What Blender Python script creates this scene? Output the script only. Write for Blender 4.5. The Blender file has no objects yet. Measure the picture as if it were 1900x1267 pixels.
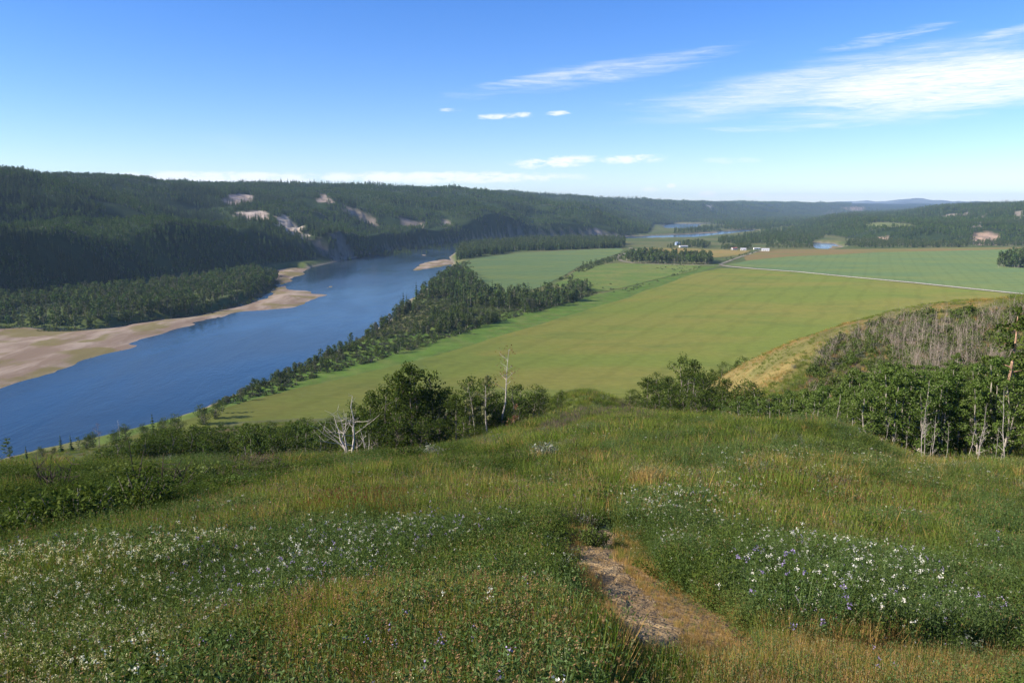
import bpy, bmesh, math, random
import numpy as np
from mathutils import Vector, Matrix
from mathutils.geometry import tessellate_polygon

SC = bpy.context.scene
COL = SC.collection
rng = np.random.default_rng(11)
random.seed(11)

# ---------------------------------------------------------------- camera
EYE = 85.0                                   # metres above the valley floor (z = 0 is field level)
PITCH = math.radians(9.75)
F_PX, CX, CY = 1463.0, 950.0, 633.5          # of the 1900 x 1267 photograph
cam_d = bpy.data.cameras.new('camera')
cam_d.sensor_width = 36.0
cam_d.lens = 36.0 * F_PX / 1900.0
cam_d.clip_start = 0.1
cam_d.clip_end = 80000.0
cam = bpy.data.objects.new('camera', cam_d)
cam.location = (0, 0, EYE)
cam.rotation_euler = (math.radians(90) - PITCH, 0, 0)
COL.objects.link(cam)
SC.camera = cam

# ---------------------------------------------------------------- light
SUN_AZ = math.radians(-103.0)                 # from straight ahead (+Y), negative = left
SUN_EL = math.radians(30.0)
sun_d = bpy.data.lights.new('sun', 'SUN')
sun_d.energy = 5.0
sun_d.angle = math.radians(0.53)
sun_d.color = (1.0, 0.90, 0.76)
sun = bpy.data.objects.new('sun', sun_d)
to_sun = Vector((math.sin(SUN_AZ) * math.cos(SUN_EL), math.cos(SUN_AZ) * math.cos(SUN_EL), math.sin(SUN_EL)))
sun.rotation_euler = to_sun.to_track_quat('Z', 'Y').to_euler()
sun.location = (-200, 60, 300)
COL.objects.link(sun)

SC.view_settings.view_transform = 'Standard'
SC.view_settings.look = 'None'
SC.view_settings.exposure = 0.95
SC.view_settings.gamma = 1.0
SC.view_settings.use_curve_mapping = False
SC.render.engine = 'CYCLES'
cy = SC.cycles
cy.use_denoising = True
cy.max_bounces = 5
cy.diffuse_bounces = 2
cy.glossy_bounces = 2
cy.transmission_bounces = 2
cy.transparent_max_bounces = 4
cy.volume_bounces = 1
cy.caustics_reflective = False
cy.caustics_refractive = False
cy.sample_clamp_indirect = 4.0

# ---------------------------------------------------------------- sky
def pix_dir(px, py):
    dx, dy = (px - CX) / F_PX, (CY - py) / F_PX
    v = Vector((dx, math.cos(PITCH) + dy * math.sin(PITCH), -math.sin(PITCH) + dy * math.cos(PITCH)))
    return v.normalized()

def azel(px, py):
    v = pix_dir(px, py)
    return math.degrees(math.atan2(v.x, v.y)), math.degrees(math.asin(v.z))

world = bpy.data.worlds.new('World')
SC.world = world
world.use_nodes = True
nt = world.node_tree
nt.nodes.clear()

class NB:
    """little node builder"""
    def __init__(s, nt): s.nt = nt
    def n(s, typ, **kw):
        nd = s.nt.nodes.new(typ)
        for k, v in kw.items():
            setattr(nd, k, v)
        return nd
    def setin(s, sock, v):
        if isinstance(v, bpy.types.NodeSocket):
            s.nt.links.new(v, sock)
        elif v is not None:
            try: sock.default_value = v
            except Exception: sock.default_value = (*v, 1.0)
    def math(s, op, a, b=None, c=None, clamp=False):
        nd = s.n('ShaderNodeMath', operation=op, use_clamp=clamp)
        s.setin(nd.inputs[0], a); s.setin(nd.inputs[1], b)
        if c is not None: s.setin(nd.inputs[2], c)
        return nd.outputs[0]
    def noise(s, vec, scale, detail=4.0, rough=0.55, dist=0.0, dims='3D'):
        nd = s.n('ShaderNodeTexNoise', noise_dimensions=dims)
        s.setin(nd.inputs['Vector'], vec); nd.inputs['Scale'].default_value = scale
        nd.inputs['Detail'].default_value = detail; nd.inputs['Roughness'].default_value = rough
        nd.inputs['Distortion'].default_value = dist
        return nd.outputs['Fac']
    def ramp(s, fac, lo, hi, a=0.0, b=1.0):
        nd = s.n('ShaderNodeMapRange', interpolation_type='SMOOTHSTEP')
        s.setin(nd.inputs[0], fac)
        for i, v in enumerate((lo, hi, a, b)): nd.inputs[i + 1].default_value = v
        return nd.outputs[0]
    def mix(s, fac, a, b, blend='MIX'):
        nd = s.n('ShaderNodeMix', data_type='RGBA', blend_type=blend)
        s.setin(nd.inputs[0], fac)
        s.setin(nd.inputs[6], (*a, 1) if isinstance(a, (tuple, list)) and len(a) == 3 else a)
        s.setin(nd.inputs[7], (*b, 1) if isinstance(b, (tuple, list)) and len(b) == 3 else b)
        return nd.outputs[2]
    def mapping(s, vec, scale=(1, 1, 1), rot=(0, 0, 0), loc=(0, 0, 0)):
        nd = s.n('ShaderNodeMapping')
        s.setin(nd.inputs[0], vec); nd.inputs['Scale'].default_value = scale
        nd.inputs['Rotation'].default_value = rot; nd.inputs['Location'].default_value = loc
        return nd.outputs[0]

def build_sky():
    b = NB(nt)
    out = b.n('ShaderNodeOutputWorld')
    bg = b.n('ShaderNodeBackground')
    sky = b.n('ShaderNodeTexSky', sky_type='NISHITA')
    sky.sun_disc = False
    sky.sun_elevation = SUN_EL
    sky.sun_rotation = SUN_AZ % (2 * math.pi)
    sky.altitude = 500.0
    sky.air_density = 1.0
    sky.dust_density = 0.1
    sky.ozone_density = 2.6
    hs = b.n('ShaderNodeHueSaturation')
    hs.inputs['Saturation'].default_value = 1.24
    hs.inputs['Hue'].default_value = 0.508
    b.setin(hs.inputs['Color'], b.mix(1.0, sky.outputs[0], (.88, .94, 1.13), 'MULTIPLY'))
    tc = b.n('ShaderNodeTexCoord')
    sep = b.n('ShaderNodeSeparateXYZ')
    b.setin(sep.inputs[0], tc.outputs['Generated'])
    x, y, z = sep.outputs
    az = b.math('MULTIPLY', b.math('ARCTAN2', x, y), 57.29578)
    el = b.math('MULTIPLY', b.math('ARCSINE', z), 57.29578)
    comb = b.n('ShaderNodeCombineXYZ')
    b.setin(comb.inputs[0], az); b.setin(comb.inputs[1], el)
    ae = comb.outputs[0]
    # cirrus: streaks drawn out along the wind, which rises a little to the right
    st = b.mapping(ae, scale=(0.07, 0.62, 1), rot=(0, 0, math.radians(-7)))
    wisp = b.noise(st, 1.0, 6, 0.62, 0.6)
    fine = b.noise(b.mapping(ae, scale=(0.20, 2.2, 1), rot=(0, 0, math.radians(-5))), 1.0, 6, 0.65, 0.8)
    puff = b.noise(b.mapping(ae, scale=(0.7, 2.2, 1)), 1.0, 6, 0.6, 0.3)
    streak = b.math('ADD', b.math('MULTIPLY', wisp, 0.6), b.math('MULTIPLY', fine, 0.4))
    hair = b.noise(b.mapping(ae, scale=(0.55, 6.5, 1), rot=(0, 0, math.radians(-6))), 1.0, 8, 0.7, 1.2)
    hair = b.ramp(hair, .25, .75, .48, 1.15)
    clouds = [  # pixel centre, half width, half height, tilt up to the right (deg), opacity, texture, lo, hi
        (1760, 158, 440, 66, 3.0, 0.95, streak, .26, .58),
        (1780, 165, 330, 44, 2.0, 0.85, fine, .26, .58),
        (1560, 150, 520, 50, 6.5, 0.55, streak, .30, .64),
        (1130, 134, 330, 28, 8.0, 0.55, streak, .38, .70),
        (1000, 148, 200, 14, 9.0, 0.45, fine, .34, .64),
        (1330, 182, 220, 11, 2.0, 0.40, fine, .36, .64),
        (940, 215, 70, 7.5, 2.5, 0.75, puff, .40, .70),
        (1032, 211, 32, 6, 2.0, 0.75, puff, .40, .68),
        (836, 205, 30, 5, 1.0, 0.60, puff, .36, .64),
        (1030, 301, 95, 13, 3.0, 0.85, puff, .36, .62),
        (1160, 296, 85, 10, 2.0, 0.75, puff, .36, .62),
        (420, 330, 260, 13, 0.3, 0.80, puff, .30, .58),
        (800, 330, 300, 13, 0.3, 0.85, puff, .30, .58),
        (1245, 345, 10, 5, 0, 0.8, puff, .2, .45),
        (1312, 360, 18, 6, 0, 0.75, puff, .2, .45),
        (1400, 362, 22, 6, 0, 0.75, puff, .2, .45),
        (1205, 352, 16, 5, 0, 0.5, puff, .2, .45),
        (1480, 366, 70, 5, 0, 0.45, puff, .3, .5),
        (1640, 72, 150, 16, 8, 0.36, fine, .42, .70),
        (1870, 60, 110, 12, 8, 0.42, fine, .40, .68),
        (1560, 226, 360, 17, 2, 0.32, fine, .40, .68),
        (1350, 298, 70, 7, 0, 0.25, puff, .36, .6),
        (1850, 95, 200, 22, 4, 0.35, streak, .38, .66),
    ]
    total = None
    for (px, py, hw, hh, tilt, op, tex, lo, hi) in clouds:
        a0, e0 = azel(px, py)
        a1, _ = azel(px + hw, py); _, e1 = azel(px, py - hh)
        sa, se = abs(a1 - a0), abs(e1 - e0)
        m = b.mapping(ae, scale=(1 / sa, 1 / se, 0), loc=(0, 0, 0))
        # rotate about the cloud's own centre: shear is enough for such small tilts
        da = b.math('SUBTRACT', az, a0)
        de = b.math('SUBTRACT', b.math('SUBTRACT', el, e0), b.math('MULTIPLY', da, math.tan(math.radians(tilt))))
        q = b.math('ADD', b.math('POWER', b.math('ABSOLUTE', b.math('DIVIDE', da, sa)), 2.0),
                   b.math('POWER', b.math('ABSOLUTE', b.math('DIVIDE', de, se)), 2.0))
        nt.nodes.remove(m.node)
        fall = b.ramp(q, 1.5, 0.0)
        # body: the texture threshold falls towards the centre of the cloud
        val = b.math('MULTIPLY', b.ramp(b.math('ADD', tex, b.math('MULTIPLY', b.math('SUBTRACT', fall, 0.6), 0.24)), lo + .05, hi + .05), fall)
        if tex is not puff: val = b.math('MULTIPLY', val, hair, clamp=True)
        val = b.math('MULTIPLY', val, op)
        total = val if total is None else b.math('MAXIMUM', total, val)
    # thin cirrus all over the rest of the dome
    far = b.noise(b.mapping(tc.outputs['Generated'], scale=(2.0, 5.0, 6.0), rot=(0, 0, .5)), 1.0, 6, .6, .5)
    rest = b.math('MULTIPLY', b.ramp(far, .60, .82), 0.18)
    total = b.math('MAXIMUM', total, rest)
    col = b.mix(total, hs.outputs[0], CLOUD_COL)
    b.setin(bg.inputs[0], col)
    bg.inputs[1].default_value = SKY_STRENGTH
    nt.links.new(bg.outputs[0], out.inputs[0])
SKY_STRENGTH = 0.090
CLOUD_COL = (7.2, 7.1, 7.3)
build_sky()

# ---------------------------------------------------------------- helpers
def link(o, parent=None):
    COL.objects.link(o)
    if parent is not None: o.parent = parent
    return o
def tag(o, label=None, cat=None, group=None, kind=None):
    if label: o['label'] = label
    if cat: o['category'] = cat
    if group: o['group'] = group
    if kind: o['kind'] = kind
    return o
def empty(name, loc=(0, 0, 0), rz=0.0, sc=1.0):
    o = bpy.data.objects.new(name, None)
    o.empty_display_size = 0.3
    o.location = loc; o.rotation_euler = (0, 0, rz); o.scale = (sc, sc, sc)
    return link(o)
def obj(name, me, parent=None):
    return link(bpy.data.objects.new(name, me), parent)
def mesh_from(name, V, Fc, mats=(), mi=None, smooth=False):
    me = bpy.data.meshes.new(name)
    me.from_pydata([tuple(v) for v in V], [], Fc)
    for m in mats: me.materials.append(m)
    if mi is not None: me.polygons.foreach_set('material_index', np.asarray(mi, dtype=np.int32))
    if smooth: me.polygons.foreach_set('use_smooth', np.ones(len(me.polygons), dtype=bool))
    me.update()
    return me

# value noise / fbm on arrays
def _hash(ix, iy, seed):
    h = (ix.astype(np.int64) * 374761393 + iy.astype(np.int64) * 668265263 + seed * 974634777) & 0xffffffff
    h = ((h ^ (h >> 13)) * 1274126177) & 0xffffffff
    h = h ^ (h >> 16)
    return (h & 0xffffff) / float(0xffffff)
def vnoise(x, y, seed=0):
    ix, iy = np.floor(x), np.floor(y)
    fx, fy = x - ix, y - iy
    fx = fx * fx * fx * (fx * (fx * 6 - 15) + 10); fy = fy * fy * fy * (fy * (fy * 6 - 15) + 10)
    a, b_ = _hash(ix, iy, seed), _hash(ix + 1, iy, seed)
    c, d = _hash(ix, iy + 1, seed), _hash(ix + 1, iy + 1, seed)
    return (a + (b_ - a) * fx) * (1 - fy) + (c + (d - c) * fx) * fy
def fbm(x, y, size, octv=4, seed=0, gain=0.5):
    """-1..1 noise with features of the given size in metres"""
    x = np.asarray(x, float) / size; y = np.asarray(y, float) / size
    s, amp, tot = 0.0, 1.0, 0.0
    for o in range(octv):
        s = s + amp * (vnoise(x + 17.3 * o, y - 9.1 * o, seed + o) * 2 - 1); tot += amp
        x = x * 2.03; y = y * 2.03; amp *= gain
    return s / tot * 1.6
def sstep(x, a, b_):
    t = np.clip((x - a) / (b_ - a), 0, 1)
    return t * t * (3 - 2 * t)
def inside(x, y, P):
    x = np.asarray(x, float); y = np.asarray(y, float)
    c = np.zeros(np.broadcast(x, y).shape, bool)
    n = len(P); j = n - 1
    for i in range(n):
        xi, yi = P[i]; xj, yj = P[j]
        if yi != yj:
            c ^= ((yi > y) != (yj > y)) & (x < (xj - xi) * (y - yi) / (yj - yi) + xi)
        j = i
    return c
def seg_dist(x, y, P, closed=True):
    d = np.full(np.shape(x), 1e18)
    n = len(P)
    for i in range(n if closed else n - 1):
        ax, ay = P[i]; bx, by = P[(i + 1) % n]
        vx, vy = bx - ax, by - ay
        L = vx * vx + vy * vy + 1e-9
        t = np.clip(((x - ax) * vx + (y - ay) * vy) / L, 0, 1)
        d = np.minimum(d, (x - ax - t * vx) ** 2 + (y - ay - t * vy) ** 2)
    return np.sqrt(d)
def sdist(x, y, P):
    """signed distance to a polygon, positive inside"""
    d = seg_dist(x, y, P)
    return np.where(inside(x, y, P), d, -d)

def rays(P):
    P = np.asarray(P, float)
    dx, dy = (P[:, 0] - CX) / F_PX, (CY - P[:, 1]) / F_PX
    return np.stack([dx, math.cos(PITCH) + dy * math.sin(PITCH), -math.sin(PITCH) + dy * math.cos(PITCH)], 1)
def flat(P, z=0.0):
    """where the sight lines of these photo pixels meet level ground at height z"""
    D = rays(P)
    t = (z - EYE) / D[:, 2]
    return [(float(a), float(c)) for a, c in zip(D[:, 0] * t, D[:, 1] * t)]

# ---------------------------------------------------------------- the lie of the land
ZW = -6.0                                    # river level
river_near = flat([(-900, 1500), (-420, 1100), (0, 850), (60, 838), (180, 812), (280, 787), (360, 762), (450, 724), (560, 681), (650, 636),
                   (715, 598), (742, 576), (757, 556), (772, 548), (800, 527), (822, 508), (838, 490), (832, 477), (852, 463)], ZW)
river_far_side = flat([(1000, 452), (1090, 447.5), (1200, 444.5), (1280, 443), (1340, 436.5), (1410, 428.5), (1400, 426), (1330, 430), (1280, 434),
                       (1200, 438), (1080, 441), (940, 444.5), (862, 451), (800, 457.5), (740, 463), (690, 470), (650, 480), (606, 490), (575, 497)], ZW)
river_left = flat([(555, 512), (530, 530), (548, 538), (597, 547), (585, 557), (535, 571), (450, 583), (370, 594), (330, 613), (200, 664), (130, 692),
                   (0, 722), (-420, 820), (-1500, 1000)], ZW)
RIVER = river_near + river_far_side + river_left
LAKE_A = flat([(1230, 420), (1242, 415), (1290, 415.5), (1298, 419), (1284, 425.5), (1240, 425.5)], ZW)
LAKE_B = flat([(1508, 450), (1545, 452), (1562, 460), (1530, 466), (1512, 459)], ZW)
LAKE_C = flat([(1275, 415.5), (1340, 414.5), (1340, 417), (1285, 418)], ZW)

LEFT_TOE = [(-3200, -2600), (-1500, -900), (-800, 60), (-455, 700), (-395, 1010), (-330, 1240), (-190, 1470), (-80, 1800), (0, 1960), (190, 2180),
            (430, 2500), (520, 2950), (640, 3600), (1000, 4500), (1700, 5400), (2350, 6500), (4500, 9000), (9000, 12500)]
LEFT_POLY = LEFT_TOE + [(-9000, 40000), (-40000, 20000), (-20000, -8000)]
RIGHT_TOE = [(9000, -2600), (3600, 500), (1900, 1480), (1150, 1790), (930, 1900), (880, 2120), (1020, 2750), (1250, 3600), (2050, 5300), (3600, 7500), (9000, 11500)]
RIGHT_POLY = RIGHT_TOE + [(40000, 12000), (30000, -6000)]

CTRL = []
for az_ in (-70, -40, -20, 0, 20, 40, 70):
    for r_, d_ in ((1.0, 1.95), (2.0, 2.15), (3.8, 2.6), (7, 3.65), (12, 5.2), (24, 8.8)):
        CTRL.append((math.radians(az_), r_, -d_))
    for r_, d_ in ((600, 130), (1100, 150)):
        CTRL.append((math.radians(az_), r_, -d_))
for (px_, rows_) in {
    -400: [(915, 40), (960, 70), (960, 120), (960, 180), (985, 240), (1040, 300)],
    0: [(905, 30), (888, 40), (905, 70), (900, 120), (868, 200), (856, 258), (870, 320)],
    250: [(882, 42), (896, 70), (884, 120), (852, 180), (826, 235), (818, 280), (840, 340)],
    450: [(874, 46), (882, 80), (864, 120), (812, 190), (792, 250), (792, 300)],
    650: [(868, 54), (860, 75), (852, 100), (815, 150), (785, 250), (785, 330)],
    850: [(835, 66), (830, 90), (800, 130), (780, 200), (770, 300)],
    1000: [(785, 80), (772, 100), (768, 140), (765, 200), (765, 300)],
    1080: [(762, 84), (736, 105), (740, 130), (752, 180), (762, 260), (760, 350)],
    1200: [(770, 76), (784, 100), (776, 130), (770, 180), (765, 260), (755, 350)],
    1300: [(780, 67), (797, 90), (787, 120), (752, 160), (752, 200), (765, 280)],
    1320: [(716, 170)],
    1400: [(787, 60), (805, 85), (785, 110), (735, 135), (668, 168), (700, 215), (755, 300)],
    1450: [(793, 56), (817, 75), (812, 95), (755, 115), (690, 140), (645, 165), (680, 210), (740, 290)],
    1560: [(808, 50), (838, 70), (818, 90), (745, 110), (680, 130), (608, 160), (650, 205), (735, 280)],
    1650: [(850, 46), (866, 65), (818, 85), (730, 105), (652, 130), (586, 155), (620, 200), (730, 280)],
    1800: [(866, 42), (876, 62), (803, 85), (712, 105), (632, 130), (568, 150), (605, 200), (715, 280)],
    1900: [(868, 40), (876, 60), (795, 85), (702, 105), (630, 125), (560, 147), (598, 200), (700, 280)],
    2250: [(880, 38), (880, 58), (790, 85), (700, 105), (640, 125), (570, 145), (600, 200), (700, 280)],
}.items():
    for py_, r_ in rows_:
        v_ = pix_dir(px_, py_)
        h_ = math.hypot(v_.x, v_.y)
        CTRL.append((math.atan2(v_.x, v_.y), r_, v_.z / h_ * r_))
_C = np.array(CTRL)
_U = np.stack([_C[:, 0] / math.radians(16), np.log(_C[:, 1]) * 1.6], 1)
_T = _C[:, 2] / _C[:, 1]
def _kern(d): return np.sqrt(d * d + 0.05)
_D = np.sqrt(((_U[:, None, :] - _U[None, :, :]) ** 2).sum(-1))
_n = len(_U)
_A = np.zeros((_n + 3, _n + 3))
_A[:_n, :_n] = -_kern(_D) - np.eye(_n) * -0.0
_A[:_n, _n] = 1; _A[:_n, _n + 1:] = _U
_A[_n, :_n] = 1; _A[_n + 1:, :_n] = _U.T
_W = np.linalg.solve(_A, np.concatenate([_T, np.zeros(3)]))
def near_hill(x, y):
    r = np.maximum(np.hypot(x, y), 0.6)
    az_ = np.arctan2(x, y)
    U = np.stack([np.clip(az_, -1.3, 1.3) / math.radians(16), np.log(r) * 1.6], -1).reshape(-1, 2)
    out_ = np.empty(len(U))
    for i in range(0, len(U), 20000):
        u = U[i:i + 20000]
        d = np.sqrt(((u[:, None, :] - _U[None, :, :]) ** 2).sum(-1))
        out_[i:i + 20000] = -_kern(d) @ _W[:_n] + _W[_n] + u @ _W[_n + 1:]
    return EYE + out_.reshape(np.shape(r)) * r

def hill_heights(x, y):
    """left wall, right wall heights and the distances behind their toes"""
    dist = np.hypot(x, y)
    wob = fbm(x, y, 420, 3, 5) * 95 + fbm(x, y, 150, 3, 8) * 34
    s = sdist(x, y, LEFT_POLY)
    ridge = 1 - np.abs(fbm(x, y, 330, 3, 21))
    se = np.clip(s + (wob - 80 * np.clip(ridge - .4, 0, 1)) * sstep(s, 10, 220), 0, None)
    topl = 148 - 42 * sstep(dist, 3400, 7400) + fbm(x, y, 1500, 2, 3) * 7
    base = 1 - (1 - np.clip(se / 950, 0, 1)) ** 2.1
    zl = topl * base + fbm(x, y, 170, 4, 9) * 7 * sstep(s, 20, 200) + fbm(x, y, 300, 3, 44) * 17 * sstep(s, 60, 260) * (1 - .8 * sstep(s, 600, 900))
    bench = 52 * sstep(s, 0, 60) * sstep(y, 1180, 1330) * (1 - sstep(y, 1900, 2150)) * (0.8 + 0.35 * fbm(x, y, 140, 3, 31))
    bench = bench + (56 + 16 * fbm(x, y, 160, 3, 33)) * sstep(s, 0, 95 + 25 * fbm(x, y, 210, 2, 34)) * sstep(y, 520, 640) * (1 - sstep(y, 1180, 1330))
    zl = np.where(s > 0, np.maximum(zl, bench), 0)
    s2 = sdist(x, y, RIGHT_POLY)
    se2 = np.clip(s2 + wob * 0.8 * sstep(s2, 10, 200), 0, None)
    zr = 33 * sstep(se2, 0, 170) + 52 * sstep(se2, 330, 830) + fbm(x, y, 150, 4, 14) * 5 * sstep(se2, 60, 300) * (1 - .85 * sstep(se2, 700, 900))
    zr = np.where(s2 > 0, zr, 0)
    return zl, zr, s, s2

def river_sd(x, y):
    sd = np.full(np.shape(x), -1e6)
    near = (np.hypot(x, y) < 6500)
    if near.any():
        xs, ys = x[near], y[near]
        v = sdist(xs, ys, RIVER)
        for L in (LAKE_A, LAKE_B, LAKE_C):
            v = np.maximum(v, sdist(xs, ys, L))
        sd[near] = v
    return sd

BARS = [flat(p, ZW) for p in (
    [(0, 722), (60, 706), (130, 690), (165, 672), (205, 660), (250, 640), (330, 610), (352, 598), (420, 586), (470, 578), (540, 571), (580, 558), (597, 546), (575, 540), (548, 537), (528, 530),
     (510, 532), (470, 556), (430, 572), (370, 585), (300, 592), (215, 607), (150, 612), (0, 608), (-300, 620), (-900, 660), (-900, 900), (-300, 790)],
    [(512, 531), (535, 527), (552, 515), (570, 506), (576, 498), (545, 497), (505, 501), (503, 512)])]

def bar_sd(x, y):
    near = (np.hypot(x, y) < 2500)
    v = np.full(np.shape(x), -1e6)
    for B in BARS: v[near] = np.maximum(v[near], sdist(x[near], y[near], B))
    return v

def H(x, y):
    x = np.atleast_1d(np.asarray(x, float)); y = np.atleast_1d(np.asarray(y, float))
    dist = np.hypot(x, y)
    z = np.zeros_like(x)
    sd = river_sd(x, y)
    leftside = inside(x, y, LEFT_FLAT)
    z = np.where(leftside, -3.2 + 0.5 * fbm(x, y, 60, 3, 2), z)
    zl, zr, s, s2 = hill_heights(x, y)
    z = np.where(s > 0, np.maximum(zl - 2.0, -2.0), z)
    z = np.maximum(z, zr)
    z = np.maximum(z, 84 * sstep(dist, 8200, 10500) + fbm(x, y, 900, 3, 40) * 4 * sstep(dist, 8200, 10500))
    bank = np.where(leftside, 8.0, 22.0)
    carve = np.maximum(sstep(sd, -bank, 2.0), sstep(bar_sd(x, y), -16.0, -6.0))
    z = z * (1 - carve) + (ZW - 0.4) * carve - 4 * sstep(sd, 0, 25)
    nh = np.full_like(x, -500.0)
    m = dist < 900
    if m.any():
        nh[m] = near_hill(x[m], y[m])
        # small lumps in the meadow
        a_ = np.clip(dist[m] / 40, .04, 1)
        nh[m] += fbm(x[m], y[m], 3.2, 3, 50) * .09 * np.clip(dist[m] / 8, .2, 1.6) + fbm(x[m], y[m], 14, 3, 51) * .5 * a_
    k = 2.0
    d = np.clip((nh - z) / (2 * k), -1, 1)
    zz = np.where(nh - z >= 2 * k, nh, np.where(nh - z <= -2 * k, z, (z + nh) / 2 + k * (d * d + 1) / 2 - 0.0))
    # keep the blend from lifting level fields: subtract the smooth maximum's constant where the hill lies well below
    return np.where(nh - z <= -2 * k, z, zz)
LEFT_FLAT = river_left[::-1] + [(p[0] - 5, p[1]) for p in flat([(575, 497)], ZW)] + [(-330, 1240), (-395, 1010), (-455, 700), (-800, 60), (-1500, -900)]
LEFT_FLAT = [(-1500, -900), (-800, 60), (-440, 700), (-385, 1010), (-330, 1240)] + flat([(575, 497)], ZW) + river_left

def at(P, rmin=2.0, rmax=9000.0, n=900):
    """world points where the sight lines of photo pixels first meet the land"""
    D = rays(P)
    hz = np.hypot(D[:, 0], D[:, 1])
    R = np.exp(np.linspace(math.log(rmin), math.log(rmax), n))
    X = D[:, 0:1] / hz[:, None] * R; Y = D[:, 1:2] / hz[:, None] * R; Z = EYE + D[:, 2:3] / hz[:, None] * R
    G = H(X.ravel(), Y.ravel()).reshape(X.shape)
    below = Z < G
    k = np.argmax(below, 1)
    k = np.where(below.any(1), k, n - 1)
    res = []
    for i, kk in enumerate(k):
        kk = max(kk, 1)
        a = Z[i, kk - 1] - G[i, kk - 1]; c = G[i, kk] - Z[i, kk]
        t = a / (a + c) if a + c > 0 else 1
        res.append((float(X[i, kk - 1] + t * (X[i, kk] - X[i, kk - 1])), float(Y[i, kk - 1] + t * (Y[i, kk] - Y[i, kk - 1]))))
    return res

def rough_edge(P, step, amp, seed=0):
    """a polygon's outline made natural: points every step metres, pushed about by noise"""
    out_ = []
    n = len(P)
    for i in range(n):
        ax, ay = P[i]; bx, by = P[(i + 1) % n]
        L = math.hypot(bx - ax, by - ay); k = max(1, int(L / step))
        for j in range(k):
            t = j / k
            out_.append((ax + (bx - ax) * t, ay + (by - ay) * t))
    A = np.array(out_)
    ox = fbm(A[:, 0], A[:, 1], step * 4, 3, seed + 70) * amp; oy = fbm(A[:, 0], A[:, 1], step * 4, 3, seed + 90) * amp
    return [(float(a), float(c)) for a, c in zip(A[:, 0] + ox, A[:, 1] + oy)]

# ---------------------------------------------------------------- materials
def new_mat(name):
    m = bpy.data.materials.new(name)
    m.use_nodes = True
    t = m.node_tree
    t.nodes.clear()
    b = NB(t)
    out_ = b.n('ShaderNodeOutputMaterial')
    return m, b, out_

def plain(name, col, rough=0.9, var=0.12, scale=3.0, spec=0.15, obj_var=0.0, bump=0.0):
    m, b, out_ = new_mat(name)
    p = b.n('ShaderNodeBsdfPrincipled')
    p.inputs['Roughness'].default_value = rough
    p.inputs['Specular IOR Level'].default_value = spec
    tc = b.n('ShaderNodeTexCoord')
    nz = b.noise(tc.outputs['Object'], scale, 5, .6)
    lo = tuple(max(c * (1 - var * 2.2), 0) for c in col); hi = tuple(min(c * (1 + var * 2.2), 1) for c in col)
    c = b.mix(b.ramp(nz, .3, .7), lo, hi)
    if obj_var:
        oi = b.n('ShaderNodeObjectInfo')
        c = b.mix(1.0, c, b.mix(oi.outputs['Random'], (1 - obj_var,) * 3, (1 + obj_var,) * 3), 'MULTIPLY')
    b.setin(p.inputs['Base Color'], c)
    if bump:
        bp = b.n('ShaderNodeBump'); bp.inputs['Strength'].default_value = 1.0; bp.inputs['Distance'].default_value = bump
        b.setin(bp.inputs['Height'], nz); b.setin(p.inputs['Normal'], bp.outputs[0])
    b.nt.links.new(p.outputs[0], out_.inputs[0])
    return m

def leafy(name, ca, cb, cc=None, trans=0.25, var=0.35):
    """leaves: hue drifts from plant to plant and from leaf to leaf, some light comes through"""
    m, b, out_ = new_mat(name)
    oi = b.n('ShaderNodeObjectInfo')
    geo = b.n('ShaderNodeNewGeometry')
    c = b.mix(oi.outputs['Random'], ca, cb)
    if cc: c = b.mix(b.ramp(geo.outputs['Random Per Island'], .72, .95), c, cc)
    k = b.math('MULTIPLY_ADD', geo.outputs['Random Per Island'], var * 2, 1 - var)
    cmb = b.n('ShaderNodeCombineXYZ')
    for i in range(3): b.setin(cmb.inputs[i], k)
    c = b.mix(1.0, c, cmb.outputs[0], 'MULTIPLY')
    d = b.n('ShaderNodeBsdfDiffuse'); b.setin(d.inputs[0], c)
    t = b.n('ShaderNodeBsdfTranslucent')
    b.setin(t.inputs[0], b.mix(1.0, c, (1.25, 1.2, 0.6), 'MULTIPLY'))
    ms = b.n('ShaderNodeMixShader'); ms.inputs[0].default_value = trans
    b.nt.links.new(d.outputs[0], ms.inputs[1]); b.nt.links.new(t.outputs[0], ms.inputs[2])
    b.nt.links.new(ms.outputs[0], out_.inputs[0])
    return m

def land_mat():
    m, b, out_ = new_mat('land')
    at_ = b.n('ShaderNodeVertexColor'); at_.layer_name = 'land'
    tc = b.n('ShaderNodeTexCoord'); P = tc.outputs['Object']
    n1 = b.noise(P, 1.3, 6, .65); n2 = b.noise(P, .09, 5, .6); n3 = b.noise(P, 11.0, 3, .6)
    k = b.math('ADD', b.math('MULTIPLY', n1, .7), b.math('ADD', b.math('MULTIPLY', n2, .7), b.math('MULTIPLY', n3, .5)))
    k = b.ramp(k, .55, 1.35, .55, 1.5)
    cmb = b.n('ShaderNodeCombineXYZ')
    for i in range(3): b.setin(cmb.inputs[i], k)
    c = b.mix(1.0, at_.outputs[0], cmb.outputs[0], 'MULTIPLY')
    p = b.n('ShaderNodeBsdfPrincipled'); p.inputs['Roughness'].default_value = .95; p.inputs['Specular IOR Level'].default_value = .05
    b.setin(p.inputs['Base Color'], c)
    bp = b.n('ShaderNodeBump'); bp.inputs['Strength'].default_value = .6; bp.inputs['Distance'].default_value = .12
    b.setin(bp.inputs['Height'], b.math('ADD', n1, n3)); b.setin(p.inputs['Normal'], bp.outputs[0])
    b.nt.links.new(p.outputs[0], out_.inputs[0])
    return m
M_LAND = land_mat()

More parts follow.
